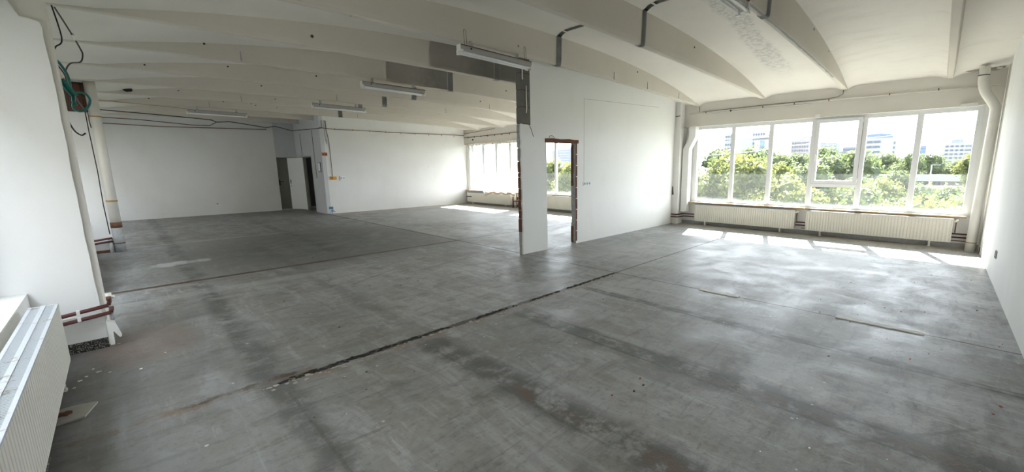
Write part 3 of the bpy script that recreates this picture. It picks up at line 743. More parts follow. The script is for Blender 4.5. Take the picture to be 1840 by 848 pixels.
pipe('curtain_rail', [(10.37,15.2,2.52),(10.37,11.6,2.52)], .010, 'wood', 'thin brown curtain rail above the far window', 'curtain rail')
r = empty('wall_conduit', (0,0,0), 0, 'dark conduit along the beam above the curtained window', 'conduit')
MB().tube([(10.38,15.22,2.80),(10.38,11.4,2.83)], .010, 8).build('conduit_tube', 'rust', r)
for k in range(8): MB().box((10.365,14.9-k*.45,2.77),(10.385,14.92-k*.45,2.83)).build('clip', 'dark', r)
MB().box((10.37,14.55,2.66),(10.395,14.62,2.72)).build('junction_box', 'dark', r)
pipe('black_cable', [(10.38,15.22,2.96),(10.36,13.6,3.02),(10.30,13.0,3.04)], .009, 'rust', 'rusty conduit sloping up above the curtained window', 'conduit', seg=6)
# conduit with brackets along the bright far wall
r = empty('wall_conduit', (4.9,15.24,2.86), 0, 'thin conduit with brackets high on the bright far wall', 'conduit')
MB().tube([(-.12,-.005,.0),(.3,-.005,-.02),(2.5,-.005,-.01),(5.5,-.005,.04)], .009, 8).build('conduit_tube', 'rust', r)
for k in range(9): MB().box((.35+.58*k,-.02,-.045),(.37+.58*k,0,.01)).build('clip', 'wood', r)
# far wall cables left hall
pipe('black_cable', [(-.15,14.05,2.86),(.8,14.05,2.83),(1.6,14.05,2.80),(1.9,14.06,2.78),(2.0,14.1,2.74),(2.3,14.2,2.78),(2.8,14.4,2.74),(3.2,14.7,2.72),(3.5,15,2.80),(4.0,15.3,2.72),(4.55,15.2,2.80),(4.9,15.22,2.86)], .012, 'black', 'sagging black cable strung under the far beams of the left hall', 'cable', seg=6)
pipe('black_cable', [(-.15,14.1,2.70),(.6,14.1,2.69),(1.5,14.08,2.63),(1.85,14.08,2.64),(2.0,14.1,2.74)], .010, 'rust', 'brown cable looping below the sagging black one', 'cable', seg=6)
pipe('wall_conduit', [(-.6,17.9,2.86),(1.2,17.9,2.84),(3.9,17.9,2.92)], .012, 'rust', 'brown conduit along the top of the far left wall', 'conduit', seg=6)
pipe('beam_cable', [(-.1,13.98,3.06),(1.3,14.0,3.02),(1.45,14.0,3.00)], .007, 'wood', 'thin brown cable along the beam left of the fourth lamp', 'cable', seg=6)
# vertical conduits at the corner
r = empty('wall_conduit', (4.98,15.23,0), 0, 'pair of conduits going down to the yellow box', 'conduit')
MB().tube([(.0,0,3.1),(.0,0,2.86),(.05,0,2.5),(.065,0,2.0),(.06,0,1.25)], .008, 6).build('conduit_tube', 'dark', r)
MB().tube([(-.05,0,3.1),(-.05,0,2.7),(-.02,0,2.35)], .008, 6).build('conduit_tube', 'mortar', r)
MB().tube([(-.12,-.0,3.1),(-.12,-.0,2.85)], .008, 6).build('conduit_tube', 'mortar', r)
pipe('wall_conduit', [(4.77,15.98,2.83),(4.77,15.98,2.2),(4.77,15.93,1.2)], .012, 'mortar', 'grey conduit down the recess return wall', 'conduit', seg=6)
pipe('wall_conduit', [(4.77,17.3,2.78),(4.77,17.3,2.0)], .008, 'mortar', 'short conduit above the dark doorway', 'conduit', seg=6)
o = tag(MB().box((4.79,15.225,1.95),(4.95,15.25,2.06), .004).build('junction_box', 'orange'), 'orange brown junction box on the wall corner', 'junction box')
for q in (4.83,4.90): MB().tube([(q,15.223,2.005),(q,15.228,2.005)], .022, 10).build('box_hole', 'dark', o)
o = tag(MB().box((4.96,15.20,1.15),(5.16,15.25,1.26), .006).build('socket_box', 'yellow'), 'yellow electrical box low on the bright far wall', 'electrical box')
MB().box((4.975,15.197,1.165),(5.05,15.202,1.245)).build('box_cover', 'orange', o)
o = tag(MB().box((5.28,15.23,1.15),(5.44,15.25,1.26), .004).build('wall_socket', 'paper'), 'white double socket right of the yellow box', 'socket')
for q in (5.32,5.40): MB().tube([(q,15.227,1.205),(q,15.232,1.205)], .026, 12).build('socket_face', 'mortar', o)
MB().box((5.262,15.235,1.12),(5.282,15.25,1.27)).build('plaster_gap', 'mortar', o)
# framed notice
o = tag(MB().box((4.755,15.42,1.42),(4.78,15.66,1.74)).build('picture_frame', 'picture'), 'small grey framed notice on the recess return wall', 'picture')
MB().box((4.750,15.445,1.45),(4.756,15.635,1.71)).build('notice_sheet', 'paper', o)
# blue paint mark
m = MB(); m.box((4.84,15.243,.16),(4.97,15.25,.24)); m.box((4.93,15.243,.0),(4.945,15.25,.17)); m.box((4.87,15.244,.05),(5.03,15.25,.075)); m.box((4.90,15.243,.10),(4.99,15.25,.13))
tag(m.build('paint_mark', 'blue'), 'blue paint smear at the foot of the wall corner', 'paint mark')
# sockets
o = tag(MB().box((6.37,5.255,1.15),(6.60,5.27,1.225), .003).build('wall_socket', 'paper'), 'white triple socket on the partition right of the doorway', 'socket')
for q in (6.41,6.485,6.56): MB().tube([(q,5.253,1.188),(q,5.257,1.188)], .024, 14).build('socket_face', 'mortar', o)
o = tag(MB().box((2.23,18.03,.33),(2.31,18.05,.41), .003).build('wall_socket', 'white'), 'single white socket low on the far left wall', 'socket')
MB().tube([(2.27,18.026,.37),(2.27,18.032,.37)], .026, 12).build('socket_face', 'mortar', o)
o = tag(MB().box((7.50,-.64,.325),(7.62,-.628,.42), .003).build('wall_socket', 'mortar'), 'grey metal socket plate low on the right wall', 'socket')
MB().box((7.555,-.629,.33),(7.565,-.624,.415)).build('socket_edge', 'dark', o)
# loose wire at the partition block end
pipe('loose_wire', [(4.90,5.255,2.24),(4.93,5.23,2.16),(4.95,5.22,2.08),(4.98,5.22,2.03)], .005, 'dark', 'loose dark wire hanging from the raw block end of the partition', 'wire', seg=6)
pipe('foam_strip', [(4.78,5.255,3.15),(4.775,5.255,3.0),(4.78,5.255,2.95)], .010, 'white', 'short white foam strip at the top of the raw block end', 'foam strip', seg=6)
pipe('foam_strip', [(4.86,5.255,2.86),(4.85,5.25,2.7),(4.855,5.25,2.5),(4.85,5.255,2.42)], .009, 'white', 'long white foam strip down the raw blocks', 'foam strip', seg=6)

# green hose and cables by the near left column
def wig(pts, n=10):
    """Catmull-Rom through points"""
    P_ = [Vector(p) for p in pts]; P_ = [P_[0]*2-P_[1]] + P_ + [P_[-1]*2-P_[-2]]; out = []
    for i in range(1, len(P_)-2):
        for k in range(n):
            t = k/n; a, b, c_, d_ = P_[i-1:i+3]
            out.append(.5*((2*b)+(-a+c_)*t+(2*a-5*b+4*c_-d_)*t*t+(-a+3*b-3*c_+d_)*t**3))
    out.append(P_[-2]); return out
hs = empty('coiled_hose', (-.2,5.63,2.3), 0, 'green twisted hose bundle hanging behind the near left column', 'hose')
hp = [(-.236,5.62,2.41),(-.205,5.66,2.43),(-.165,5.70,2.33),(-.165,5.70,2.22),(-.205,5.66,2.24),(-.225,5.64,2.34)]
off = Vector((-.2,5.63,2.3))
MB().tube([p-off for p in wig(hp+[(-.215,5.64,2.27),(-.17,5.66,2.17),(-.15,5.66,2.13)])], .010, 8).build('hose_loop', 'green_hose', hs)
lp = [(-.16,5.66,2.20),(-.15,5.66,2.13),(-.165,5.66,2.05),(-.13,5.66,2.02),(-.08,5.66,2.06),(-.06,5.66,2.13),(-.09,5.66,2.18),(-.14,5.66,2.17),(-.16,5.66,2.11),(-.14,5.65,2.07)]
MB().tube([p-off for p in wig(lp)], .0095, 8).build('hose_loop', 'green_hose', hs)
MB().tube([p-off for p in wig([(-.245,5.62,2.42),(-.225,5.63,2.2),(-.235,5.62,2.0),(-.215,5.62,1.80),(-.21,5.62,1.72)])], .010, 8).build('hose_tail', 'green_hose', hs)
m = MB(); m.tube([p-off for p in wig([(-.20,5.64,2.28),(-.17,5.65,2.22),(-.14,5.66,2.15)])], .016, 8); m.build('hose_knot', 'green_hose', hs)
c1 = pipe('hanging_cable', wig([(-.22,6.32,3.14),(-.16,6.8,3.05),(-.11,7.1,2.95),(-.075,7.3,2.86),(-.065,7.3,2.80),(-.09,7.2,2.70),(-.16,7.0,2.64),(-.20,6.9,2.55),(-.21,6.8,2.43),(-.19,7,2.35),(-.17,8,2.32),(-.15,9.6,2.35),(-.17,10.9,2.35),(-.165,11.1,2.25)]), .007, 'dark', 'long dark cable looping down from the ceiling beside the green hose', 'cable', seg=6)
MB().tube([(-.112,7.08,2.96),(-.098,7.16,2.925)], .016, 8).build('cable_splice', 'white', c1)
pipe('hanging_cable', wig([(-.20,6.33,3.10),(-.17,6.31,2.75),(-.22,6.31,2.66),(-.245,6.3,2.58),(-.23,6.3,2.5),(-.20,6.3,2.42),(-.185,6.3,2.3),(-.20,6.2,2.1)]), .006, 'black', 'short black cable curled above the green hose', 'cable', seg=6)
pipe('hanging_cable', wig([(-.20,5.66,2.22),(-.21,5.90,2.12),(-.225,5.95,2.0),(-.20,5.95,1.88),(-.16,5.95,1.83),(-.13,5.95,1.85)]), .006, 'black', 'black cable end hanging below the green hose', 'cable', seg=6)
pipe('wall_cable', [(-.20,11.1,3.0),(-.20,11.1,2.2),(-.19,11.1,1.5),(-.20,11.1,.9),(-.19,11.1,.35)], .008, 'black', 'black cable running down beside the tall waste pipe', 'cable', seg=6)

# junk on the second parapet
r = empty('vent_grate', (-.44,9.75,.55), 0, 'grey slatted box with a white block lying on the second radiator', 'grate')
m = MB(); m.box((-.10,-.35,.0),(.04,.15,.06), .005)
for k in range(5): m.box((-.09+.026*k,-.34,.06),(-.078+.026*k,.14,.068))
m.build('grate_body', 'picture', r); MB().box((.05,-.2,.0),(.10,.15,.09), .004).build('white_block', 'paper', r)

# ------------------------------------------------------------------ fluorescent lamps
def make_lamp():
    r = empty('fluorescent_lamp', (0,0,0))
    L = 1.22
    m = MB(); m.prism([(-.035,.055),(.035,.055),(.045,.0),(.030,-.012),(-.030,-.012),(-.045,.0)], 0, L, 'x'); m.build('lamp_housing', 'lamp_metal', r)
    for y in (-.042, .042):
        MB().tube([(.035,y,-.034),(L-.035,y,-.034)], .014, 12).build('tube', 'tube', r)
        for x in (.0, L-.03): MB().box((x,y-.018,-.055),(x+.03,y+.018,.0), .003).build('lamp_holder', 'white', r)
    for x in (-.004, L): MB().box((x,-.045,-.02),(x+.004,.045,.062)).build('end_cap', 'white', r)
    m = MB(); m.box((.0,-.052,.055),(L,.052,.060)); m.build('dark_top_edge', 'rust', r)
    m = MB(); m.tube([(.16,-.038,.03),(.16,-.048,.03)], .012, 8); m.build('screw_hole', 'dark', r)
    for x in (.2, L-.22): MB().box((x,.028,.05),(x+.03,.085,.15)).build('mounting_bracket', 'lamp_metal', r)
    return r
def lamp_hangers(r, L=1.22):
    for x in (.13, L-.05):
        m = MB(); m.tube([(x-.018,.03,.06),(x-.018,.045,.26),(x-.010,.05,.275),(x+.010,.05,.275),(x+.018,.045,.26),(x+.018,.03,.06)], .0025, 6); m.build('hanger', 'dark', r)
lamp0 = make_lamp()
for i, (x, y, z, lab) in enumerate(((3.16,4.655,2.985,'fluorescent lamp hanging by the raw block end of the partition'), (3.21,7.80,2.99,'fluorescent lamp on the second lamp beam of the left hall'),
        (3.32,10.93,2.965,'fluorescent lamp above the recess door side, third in the row'), (1.43,14.02,2.945,'grey fluorescent lamp nearest the far left wall'), (2.90,1.50,2.93,'fluorescent lamp cut by the top edge of the picture'))):
    o = lamp0 if i == 0 else copy_tree(lamp0)
    o.location = (x, y, z); tag(o, lab, 'lamp', 'fluorescent lamps under the beams')
lamp_hangers(lamp0)

# dangling fixings on the left ribs
rf = random.Random(11)
o = tag(MB().ball((.10,6.28,3.28), .035, 2, (.7,.7,1.6), .6, 3).build('torn_wall_anchor', 'rust'), 'rusty torn fixing on the beam near the green hose', 'fixing')
o = tag(MB().ball((.42,12.53,3.17), .07, 2, (1,.2,1), .7, 5).build('beam_hole', 'black'), 'large black hole broken in a far left beam', 'hole')
HO = [(.55,6,.0),(1.1,5,.1),(2.0,4,.05),(.5,7,.08),(1.6,6,.12),(2.4,7,.1),(1.2,8,.07),(.8,9,.05),(2.2,9,.1),(3.0,6,.15),(3.4,9,.05),(3.0,8,.06),(6.4,4,.1),(7.4,3,.2),(6.6,2,.2),(8.2,1,.18),(7.1,1,.25),(6.6,5,.12),(7.0,6,.1),(2.8,9,.1),(2.9,9,.06)]
for x, k, dz in HO:
    y = RIBS[k]-.0575; z = zr(x)+.08+dz
    tag(MB().tube([(x,y-.004,z),(x,y+.01,z)], rf.uniform(.010,.018), 8).build('drill_hole', 'black'), 'small dark drill hole in the side of a ceiling beam', 'hole', 'drill holes in the beams')
for x, k in ((6.6,3),(7.8,3),(9.2,3),(1.5,5),(7.0,5),(7.3,6),(3.9,7),(6.9,7),(2.3,8),(1.9,9),(5.6,9)):
    y = RIBS[k]-.050; z = zr(x)
    tag(MB().box((x,y-.008,z+.01),(x+.012,y+.002,z+.15)).build('cable_nail_strip', 'mortar'), 'thin grey fixing strip standing on a beam edge', 'fixing', 'thin strips on the beam edges')
o = tag(MB().box((10.415-.06,2.03,2.535),(10.40,2.12,2.60), .004).build('window_bracket', 'white'), 'small white bracket on the window head above the sash', 'bracket')
o = tag(MB().box((10.34,-.34,2.52),(10.40,-.12,2.58), .004).build('window_bracket', 'white'), 'white bracket on the window head beside the S bend pipe', 'bracket')

# ------------------------------------------------------------------ curtain
def curtain():
    m = MB(); Y0, Y1 = 14.92, 11.9
    def P(u, v):
        # u along the width (left to right in view), v from top to bottom
        yb0 = lerp(14.92, 13.85, min(1, v)**.9)
        y = lerp(yb0, Y1, u)
        sc = abs(math.sin(math.pi*u*7))
        zt = 2.50 - .075*sc
        zb = .52 - .14*math.exp(-((u-.08)/.07)**2) + .03*math.sin(u*23) - .10*max(0,(u-.85))
        z = lerp(zt, zb, v)
        x = 10.34 + .022*math.sin(u*44+v*1.2) + .012*math.sin(u*93+v*2.5) - .02 - .06*math.sin(v*math.pi)*math.sin(u*9+1)*.5 - (.05 if v > .9 else 0)
        return (x, y, z)
    m.grid(P, 180, 24)
    r = empty('curtain', (0,0,0), 0, 'ragged sheer white curtain hanging at the far window', 'curtain')
    m.build('curtain_cloth', 'curtain', r)
    m2 = MB()
    def Q(u, v):
        x, y, z = P(u, 1); return (x-.012, y, z + lerp(0.035+.03*noise.noise(Vector((u*14,0,0))), -.025+.012*noise.noise(Vector((u*30,3,0))), v))
    m2.grid(lambda u, v: Q(.10+.90*u, v), 120, 3); m2.build('soiled_hem', 'hem', r)
    for k in range(8):
        y = lerp(14.92, 11.9, k/7); MB().tube([(10.36,y,2.535),(10.345,y,2.515),(10.345,y,2.49)], .006, 6).build('curtain_hook', 'wood', r)
curtain()
m = MB(); rc = random.Random(9)
m.tube([(10.30,12.02,.0),(10.30,12.0,.42)], .022, 8); m.tube([(10.34,11.85,.0),(10.33,11.82,.55)], .016, 8); m.tube([(10.28,11.9,.26),(10.28,11.6,.27)], .02, 8)
for k in range(12): m.ball((10.30+rc.uniform(-.03,.04), 11.75+rc.uniform(-.15,.3), rc.uniform(.03,.5)), .03, 1, (1,1,1.4), .5, k)
tag(m.build('pipe_fittings', 'rust'), 'rusty valves and pipe fittings at the end of the curtained radiator', 'pipe fittings')

# ------------------------------------------------------------------ things on the floor
def crumbs():
    m = MB(); rr = random.Random(21); x = .62
    while x < 4.78:
        w0 = .016 + .016*noise.noise(Vector((x*3,0,0))) + (.012 if x < 1.2 else 0)
        if noise.noise(Vector((x*2.6,7,0))) + .5*noise.noise(Vector((x*9,2,0))) > -.22:
            for k in range(1):
                m.ball((x, 3.31 + rr.uniform(-w0,w0), .002), rr.uniform(.008,.020), 1, (1.5,1,.35), .8, rr.uniform(0,50))
        x += rr.uniform(.010,.022)
    return m
tag(crumbs().build('joint_filler', 'felt'), 'crumbling black bitumen filler in the long floor joint', 'joint filler', kind='stuff')
m = MB(); rr = random.Random(4)
for k in range(150):
    x = rr.uniform(.5,4.7); m.ball((x, 3.26+rr.uniform(-.05,.03), .001), rr.uniform(.006,.018), 1, (1.3,1,.3), .8, k)
tag(m.build('joint_rubble', 'tilemat'), 'pinkish crumbled mortar along the long floor joint', 'rubble', kind='stuff')
def strip(y0, y1, x, w, label):
    m = MB(); n = 16; rr = random.Random(int(y0*100))
    A = [(x-w/2+rr.uniform(-.008,.008), lerp(y0,y1,i/n)) for i in range(n+1)]; B = [(x+w/2+rr.uniform(-.008,.008), lerp(y0,y1,i/n)) for i in range(n+1)]
    m.prism(A+B[::-1], .0, .008, 'z'); return tag(m.build('peeled_strip', 'chip_white'), label, 'paint strip')
strip(1.58, 2.05, 4.77, .075, 'white peeled strip lying in the cross joint, nearer the partition')
strip(-.05, .62, 4.77, .065, 'white peeled strip lying in the cross joint, nearer the right wall')
# loose board in the left foreground
m = MB(); m.prism([(-.60,3.70),(-.313,3.715),(-.262,3.905),(-.36,3.94),(-.60,3.93)], 0, .012, 'z')
o = tag(m.build('loose_board', 'tilemat'), 'broken beige board on the floor by the big left radiator', 'board')
MB().ball((-.40,3.82,.02), .03, 2, (1.2,.8,.5), .6, 2).build('dirt_clod', 'rust', o)
tag(MB().box((-.50,3.02,0),(-.42,3.30,.02)).build('felt_strip', 'speckle'), 'speckled felt strip under the big left radiator', 'felt')
def chip(x, y, s, m_, name, label, cat, group, seed):
    rr = random.Random(seed); n = 6; a0 = rr.uniform(0,6.28)
    pts = [(x+s*math.cos(a0+k*6.283/n)*rr.uniform(.5,1.1)*1.2, y+s*math.sin(a0+k*6.283/n)*rr.uniform(.4,1)) for k in range(n)]
    b = MB(); b.prism(pts, 0, max(.003, s*.25), 'z'); return tag(b.build(name, m_), label, cat, group)
for k, (x, y) in enumerate(((2.071,1.454),(2.21,1.373),(2.385,1.434),(2.322,1.367),(4.845,-.52),(4.068,.018),(3.606,-.44),(3.46,-.40))):
    chip(x, y, .011, 'chip_red' if k in (0,2,4,5,6,7) else 'chip_dark', 'dry_leaf_scrap', 'small red brown scrap lying on the grey floor', 'scrap', 'red brown scraps on the floor', k+40)
rs = random.Random(77)
for k in range(46):
    x = rs.uniform(.2, 4.5) if k % 2 else rs.uniform(2.5, 5.6); y = rs.uniform(-.4, 4.6) if k % 3 else rs.uniform(-.4,1.6)
    chip(x, y, rs.uniform(.003,.008), 'chip_white', 'paint_flake', 'tiny white paint flake on the grey floor', 'paint flake', 'white paint flakes on the floor', k+100)
for k in range(34):
    x = rs.uniform(4.6, 9.0) if k % 2 else rs.uniform(.5, 4.6); y = rs.uniform(-.55, .9) if k % 2 else rs.uniform(.2, 8)
    chip(x, y, rs.uniform(.005,.013), 'chip_dark', 'dark_crumb', 'small dark crumb of debris on the grey floor', 'debris', 'dark crumbs on the floor', k+200)
for k, (x, y) in enumerate(((-.30,4.62),(-.27,4.52),(-.33,4.48),(-.36,4.42),(-.21,4.45),(-.05,4.35),(.1,4.6),(-.38,4.30))):
    chip(x, y, rs.uniform(.007,.014), 'chip_white', 'plaster_flake', 'pale plaster flake beside the big left radiator', 'plaster flake', 'plaster flakes by the left radiator', k+300)

# ------------------------------------------------------------------ outside
GZ = -10
def m_out(name, col, rough=.8, var=.1, scale=1): return simple(name, col, rough, var=var, scale=scale)
mat['ground'] = m_out('grass_ground', (.028,.040,.014), .9, .3, .2)
mat['road'] = m_out('asphalt', (.16,.16,.16), .9)
mat['b_white'] = m_out('facade_white', (.138,.139,.145)); mat['b_grey'] = m_out('facade_grey', (.090,.098,.118)); mat['b_pink'] = m_out('facade_pink', (.135,.118,.118))
mat['b_blue'] = m_out('facade_blue_glass', (.035,.058,.095), .5); mat['b_win'] = m_out('facade_window', (.026,.033,.046), .6); mat['blocker_dark'] = m_out('blocker_dark_face', (.05,.048,.044)); mat['b_brick'] = m_out('facade_brick', (.070,.045,.044)); mat['b_roof'] = m_out('flat_roof', (.095,.10,.11))
g = MB(); g.box((-300,-400,GZ-.5),(700,500,GZ)); tag(g.build('ground', 'ground'), 'green ground of the city outside the windows', 'ground', kind='structure')

def building(name, label, body, wins, loc):
    """body: list of (mat,name,a,b) boxes; wins: (mat, y0,y1,z0,z1,ny,nz,fy,fz,x) grids on the face looking at the room"""
    r = empty(name, loc, 0, label, 'building')
    for m_, n_, a, b in body: MB().box(a, b).build(n_, m_, r)
    for m_, y0, y1, z0, z1, ny, nz, fy, fz, x in wins:
        sy, sz = (y1-y0)/ny, (z1-z0)/nz; proto = None
        for i in range(ny):
            for j in range(nz):
                if proto is None:
                    proto = MB().box((-.25,-sy*fy/2,-sz*fz/2),(.1,sy*fy/2,sz*fz/2)).build('window', m_, r); o = proto
                else: o = proto.copy(); C.objects.link(o); o.parent = r
                o.location = (x, y0+sy*(i+.5), z0+sz*(j+.5))
    return r
H0 = GZ
# coordinates relative to loc = (300, y, GZ); heights measured from the ground
building('tower_block', 'white tower with gridded windows at the left of the window view', [('b_white','wall',(0,-11.3,0),(12,11.2,35.6)),('b_white','wing',(2,11.2,0),(12,17.2,35.2))],
         [('b_win',-10.6,-2.6,6,34.6,5,10,.5,.5,0),('b_win',11.7,16.9,6,34.4,3,10,.6,.5,2)], (300,100.3,GZ))
building('office_building', 'lower building with pink top bands and a blue glass drum', [('b_white','wall',(0,-4.5,0),(9,4.5,28.2)),('b_pink','pink_band',(-.3,-4.6,29.6),(9,4.6,31.4)),('b_pink','upper_floor',(.6,-4.2,28.2),(9,4.2,29.6))],
         [('b_win',-4.3,4.3,2,20,7,1,.4,.95,0)], (284,86.2,GZ))
b_ = bpy.data.objects['office_building']
MB().tube([(4,0,20.8),(4,0,28)], 4.25, 32).build('glass_drum', 'b_blue', b_)
building('apartment_block', 'small pale block between the two tall towers', [('b_white','wall',(0,-3.8,0),(8,3.8,18.2))], [('b_win',-3.4,3.4,6,17.4,6,5,.5,.5,0)], (300,79.2,GZ))
building('tower_block', 'pinkish tower with many small windows left of the opening sash', [('b_pink','wall',(0,-5.2,0),(10,5.2,28.2)),('b_pink','top_floors',(.5,-5.2,28.2),(10,.6,30.4))], [('b_win',-4.8,4.8,4,27.6,7,10,.5,.45,0)], (300,68.2,GZ))
building('tower_block', 'grey tower behind the opening sash, the taller one', [('b_grey','wall',(0,-4.6,0),(12,3.0,25.8)),('b_white','side_wing',(.5,3.0,0),(12,4.8,26.4))], [('b_white',-4.4,2.8,3,25.4,1,11,.98,.35,0)], (300,53.2,GZ))
building('tower_block', 'paler stepped grey block right of the taller grey tower', [('b_grey','wall',(0,-3.9,0),(12,3.2,24.2)),('b_grey','step',(1,3.2,0),(12,5.4,21.5))], [('b_win',-3.6,3,3,23.6,6,9,.45,.5,0)], (330,46.5,GZ))
building('office_building', 'white office slab with ribbon windows and curved blue top', [('b_white','wall',(0,-7.6,2.5),(12,5.6,27.4)),('b_blue','side_tower',(4,5.6,0),(14,9.4,30.0)),('b_white','end_wall',(.0,-9.2,1.5),(12,-7.6,27.0)),('b_blue','plinth',(1,-7,0),(11,5,2.5))],
         [('b_win',-2.2,5.2,4.0,26.8,2,8,.90,.42,0)], (300,29.4,GZ))
b_ = [o for o in bpy.data.objects if o.name.startswith('office_building') and o.parent is None][-1]
m = MB(); pts = [(-7.4+12.8*k/12, 27.4+2.6*math.sin(.35+2.3*k/12)**.5) for k in range(13)]; m.prism([(-7.4,27.4)]+pts+[(5.4,27.4)], .4, 11, 'x'); m.build('curved_roof', 'b_blue', b_)
m = MB()
for j in range(8): m.box((-.25,-8.6,5.6+2.6*j),(0,-8.0,6.9+2.6*j))
m.build('narrow_window', 'b_win', b_)
building('apartment_block', 'low pink apartment block right of the white office slab', [('b_pink','wall',(0,-3,0),(10,3,16.8))], [('b_win',-2.7,2.7,8,16.2,6,4,.45,.5,0)], (300,16.2,GZ))
building('tower_block', 'distant slim blue glass tower', [('b_blue','wall',(0,-1.7,0),(6,1.7,22.3))], [('b_grey',-1.5,1.5,8,22,1,8,.95,.15,0)], (300,9.1,GZ))
building('arena', 'low arena roof with pale arches', [('b_grey','wall',(0,-5,0),(20,5,13.5))], [('b_win',-4.6,4.6,11,13.2,12,1,.5,.6,0)], (345,5.6,GZ))
b_ = bpy.data.objects['arena']
for q in (-3, 2): MB().tube([(1, q+4*math.cos(t*math.pi/12), 13.2+3.2*math.sin(t*math.pi/12)) for t in range(13)], .18, 6).build('roof_arch', 'b_white', b_)
building('hospital_block', 'pale slab block with a grid of windows at the right edge of the view', [('b_white','wall',(0,-6.2,0),(12,6.3,23.1)),('b_grey','roof_house',(2,-2.2,23.1),(9,2.2,25.2))], [('b_win',-3.0,4.6,6.5,22.6,4,8,.62,.42,0),('b_win',-5.6,-3.2,6.5,22.6,3,8,.5,.42,0)], (300,-4.5,GZ))
building('apartment_block', 'grey pointed block seen through the rough doorway', [('b_grey','wall',(0,-12,0),(14,12,29)),('b_white','penthouse',(0,-6,29),(10,9,31.5))], [('b_white',-11,11,6,28,1,9,.95,.3,0)], (300,276,GZ))
# low nearer buildings
building('flat_hall', 'long low white hall with blue strip windows among the trees', [('b_white','wall',(0,-2.2,0),(6,1.7,9.6)),('b_roof','roof',(-.5,-2.4,9.6),(7,3.4,10.0))], [('b_win',-2.0,1.4,8.5,9.5,5,1,.9,.6,0)], (90,7.2,GZ))
building('flat_hall', 'low pink hall with wide pale flat roof', [('b_pink','wall',(0,-3.3,0),(8,3.5,9.05)),('b_roof','roof',(-1.6,-3.6,9.05),(10,5.6,9.9))], [('b_win',-.6,2.6,8.3,8.95,6,1,.55,.9,0)], (91,.4,GZ))
building('brick_shed', 'long dark red brick shed half hidden by trees', [('b_brick','wall',(0,-4.4,0),(5,9.5,8.2)),('b_roof','roof_edge',(-.3,-4.6,8.2),(5.3,9.7,8.4))], [('b_win',-4,9,4,6,8,1,.5,.5,0)], (82,.0,GZ))

# unseen dark block added to cut daylight through the left-hand windows
building('blocker', 'unseen added warehouse across the yard behind the left-hand windows', [('blocker_dark','wall',(-14,1,0),(0,40,31)),('blocker_dark','blocker_low_part',(-14,-40,0),(0,1,24)),('b_roof','roof',(-14.4,1,31),(.4,40.4,31.5))], [('b_win',3,38,4,28,8,7,.5,.5,.15)], (-10,4.5,GZ))

# overhead wires
for pts, lab in (([(25,14,2.0),(25,8.305,2.35),(25,5.117,2.70),(25,1,2.95),(25,-4,3.2)], 'thin overhead wire crossing the window view, lower one'), ([(25,14,2.75),(25,5.166,3.253),(25,1,3.42),(25,-4,3.7)], 'thin overhead wire crossing the window view, upper one')):
    pipe('overhead_wire', pts, .020, 'picture', lab, 'wire', seg=5)
for (x, y, h) in ((60,1.6,10.6),(55,-1.1,9.6)):
    pass
r = empty('street_lamp', (70,.95,GZ), 0, 'pale double armed street lamp between the trees', 'street lamp')
MB().tube([(0,0,0),(0,0,11.6)], .06, 8).build('pole', 'b_white', r); MB().tube([(0,-.9,11.6),(0,.1,11.6)], .05, 6).build('lamp_arm', 'b_white', r)

# trees
def leaf_m(name, a, b):
    n = NT(name); co = n.coord(); oi = n.t.nodes.new('ShaderNodeObjectInfo')
    f = n.noise(co, 1.1, 3)
    c = n.mix(n.ss(f, .35, .65), a, b); n.base(c, .6, spec=.2)
    tl = n.t.nodes.new('ShaderNodeBsdfTranslucent'); n.link(n.mix(.5, c, tuple(min(1, q*2.2) for q in b)), tl.inputs[0])
    mx = n.t.nodes.new('ShaderNodeMixShader'); mx.inputs[0].default_value = .5
    n.link(n.b.outputs[0], mx.inputs[1]); n.link(tl.outputs[0], mx.inputs[2]); n.link(mx.outputs[0], n.out.inputs[0])
    return n.m
mat['leaf_a'] = leaf_m('leaves_yellow_green', (.036,.046,.010), (.078,.085,.020))
mat['leaf_b'] = leaf_m('leaves_green', (.025,.039,.014), (.050,.064,.021))
mat['bark'] = simple('bark', (.05,.04,.03), .9)
def crown(seed, nb=16, leaves=230, size=.17):
    rr = random.Random(seed); m = MB(); C0 = []
    for k in range(nb):
        t = rr.uniform(0,6.283); h = rr.uniform(-.9,1); rad = math.sqrt(max(0,1-h*h))*rr.uniform(.35,.85)
        C0.append((Vector((rad*math.cos(t)*2.5, rad*math.sin(t)*2.5, h*2.3)), rr.uniform(.8,1.35)))
    for c_, r_ in C0:
        m.ball(c_, r_*.72, 1, (1,1,.9), .5, rr.uniform(0,40))
        for k in range(leaves):
            d_ = Vector((rr.gauss(0,1), rr.gauss(0,1), rr.gauss(0,1)+.15)).normalized(); p = c_ + d_*r_*rr.uniform(.72,1.08)
            a = (d_ + Vector((rr.gauss(0,.6), rr.gauss(0,.6), rr.gauss(0,.6)))).normalized(); u = a.orthogonal().normalized()
            u = (Matrix.Rotation(rr.uniform(0,6.28), 3, a) @ u); v = a.cross(u); s_ = size*rr.uniform(.6,1.3)
            q = [m.bm.verts.new(p + u*s_*x_ + v*s_*y_) for x_, y_ in ((-.9,0),(0,-.5),(1,0),(0,.5))]; m.bm.faces.new(q)
    return m
protos = []
for k, lm in enumerate(('leaf_a','leaf_b','leaf_a')):
    r = empty('deciduous_tree', (0,0,0))
    crown(31+k).build('crown', lm, r)
    t = MB(); t.tube([(0,0,-8),(0.1,0,-3),(0,.1,0),(.3,0,1.4)], [.22,.18,.13,.05], 8); t.tube([(0,.05,-2.2),(.9,.3,.2)], [.1,.04], 6); t.tube([(0,.05,-2.6),(-.8,-.6,0)], [.1,.04], 6); t.build('trunk', 'bark', r)
    protos.append(r)
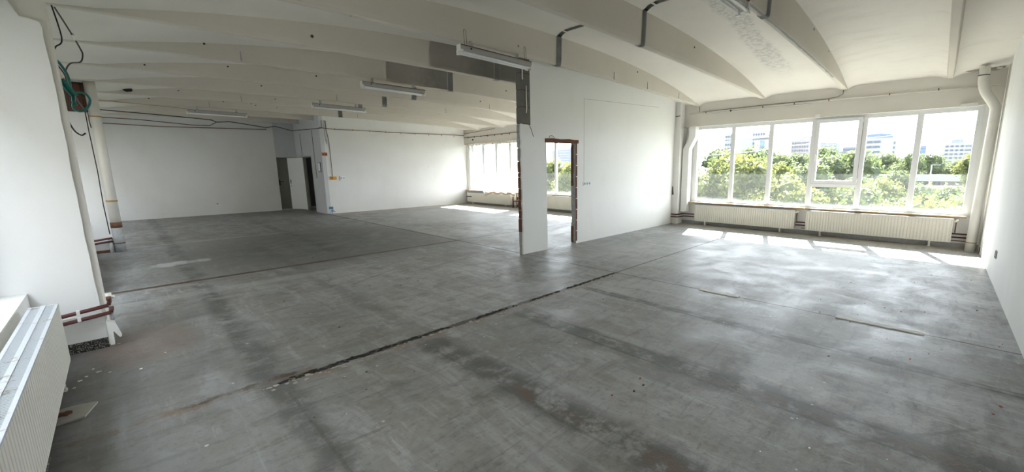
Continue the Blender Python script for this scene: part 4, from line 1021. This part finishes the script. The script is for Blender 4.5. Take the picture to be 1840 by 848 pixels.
TR = [ # x, y, crown centre z, scale, proto
 (34,15.6,-1.6,.85,0),(36,13.4,-.6,1.0,0),(33,10.9,-.8,.95,0),(36,12.2,-2.6,1.1,2),(38,9.7,-1.1,.95,2),(35,8.4,-2.0,.85,0),(33,7.0,-2.4,.80,2),(37,7.5,-.9,.8,1),(42,10.9,-.2,.9,1),
 (44,7.6,-.6,1.0,1),(46,6.1,.0,.9,1),(40,4.6,-2.1,.85,1),(36,5.6,-3.2,.9,2),(34,3.9,-2.9,.95,1),(38,3.3,-1.6,.72,2),(33,2.5,-3.0,.75,2),(36,1.6,-3.2,.8,1),(30,.6,-3.35,.95,0),(32,-.9,-3.3,.9,0),(33,-2.2,-2.8,.9,1),
 (64,14.8,.1,1.0,1),(66,22,.2,1.3,1),(70,27,-.2,1.4,1),(90,36,.5,1.6,1),(110,32,.6,1.7,1),(120,22,.8,1.7,1),(115,14.5,-.6,1.2,1),(110,8.6,.0,1.3,1),(105,4.7,.2,1.2,1),(118,2.0,.0,1.3,1),(112,-2.6,-.6,1.0,1),(70,-2.75,.6,.8,2),(120,-6.5,.5,1.4,1),
 (40,34.6,-.6,1.0,2),(44,42,-.8,1.1,0),(52,49,-1.4,1.0,1),(60,61,-.6,1.2,2),
 (52,-1.0,-3.2,.9,1),(60,3.4,-1.4,.75,1),(56,1.4,-3.6,1.0,1)]
tree_objs = []
for i, (x, y, z, s_, p) in enumerate(TR):
    o = copy_tree(protos[p]) if TR[:i].count(None) or any(q[4] == p for q in TR[:i]) else protos[p]
    o.location = (x, y, z); o.scale = (s_,)*3; o.rotation_euler = (0,0,(i*1.7)%6.28)
    tree_objs.append((x, y, p, o))
kinds = ['yellow green', 'deep green', 'light green']
panes = {}
for x, y, p, o in tree_objs:
    yw = y*10.5/x; k = 6 if yw > 4.9 else sum(1 for q in (3.87,3.0,2.14,1.245,.395) if yw < q)
    panes.setdefault(k, []).append((x, p, o))
pn = ['first', 'second', 'third', 'fourth', 'fifth', 'sixth']; on = ['nearest', 'second nearest', 'third nearest', 'fourth nearest', 'fifth nearest', 'sixth nearest', 'seventh nearest', 'eighth nearest', 'ninth nearest', 'tenth nearest', 'eleventh nearest', 'twelfth nearest', 'thirteenth nearest', 'fourteenth nearest']
for k, lst in panes.items():
    lst.sort(key=lambda q: q[0])
    for j, (x, p, o) in enumerate(lst):
        where = 'through the rough doorway' if k == 6 else 'in the %s window pane from the left' % pn[k]
        tag(o, '%s tree %s, %s there' % (kinds[p], where, on[j]), 'tree', 'trees outside the windows')
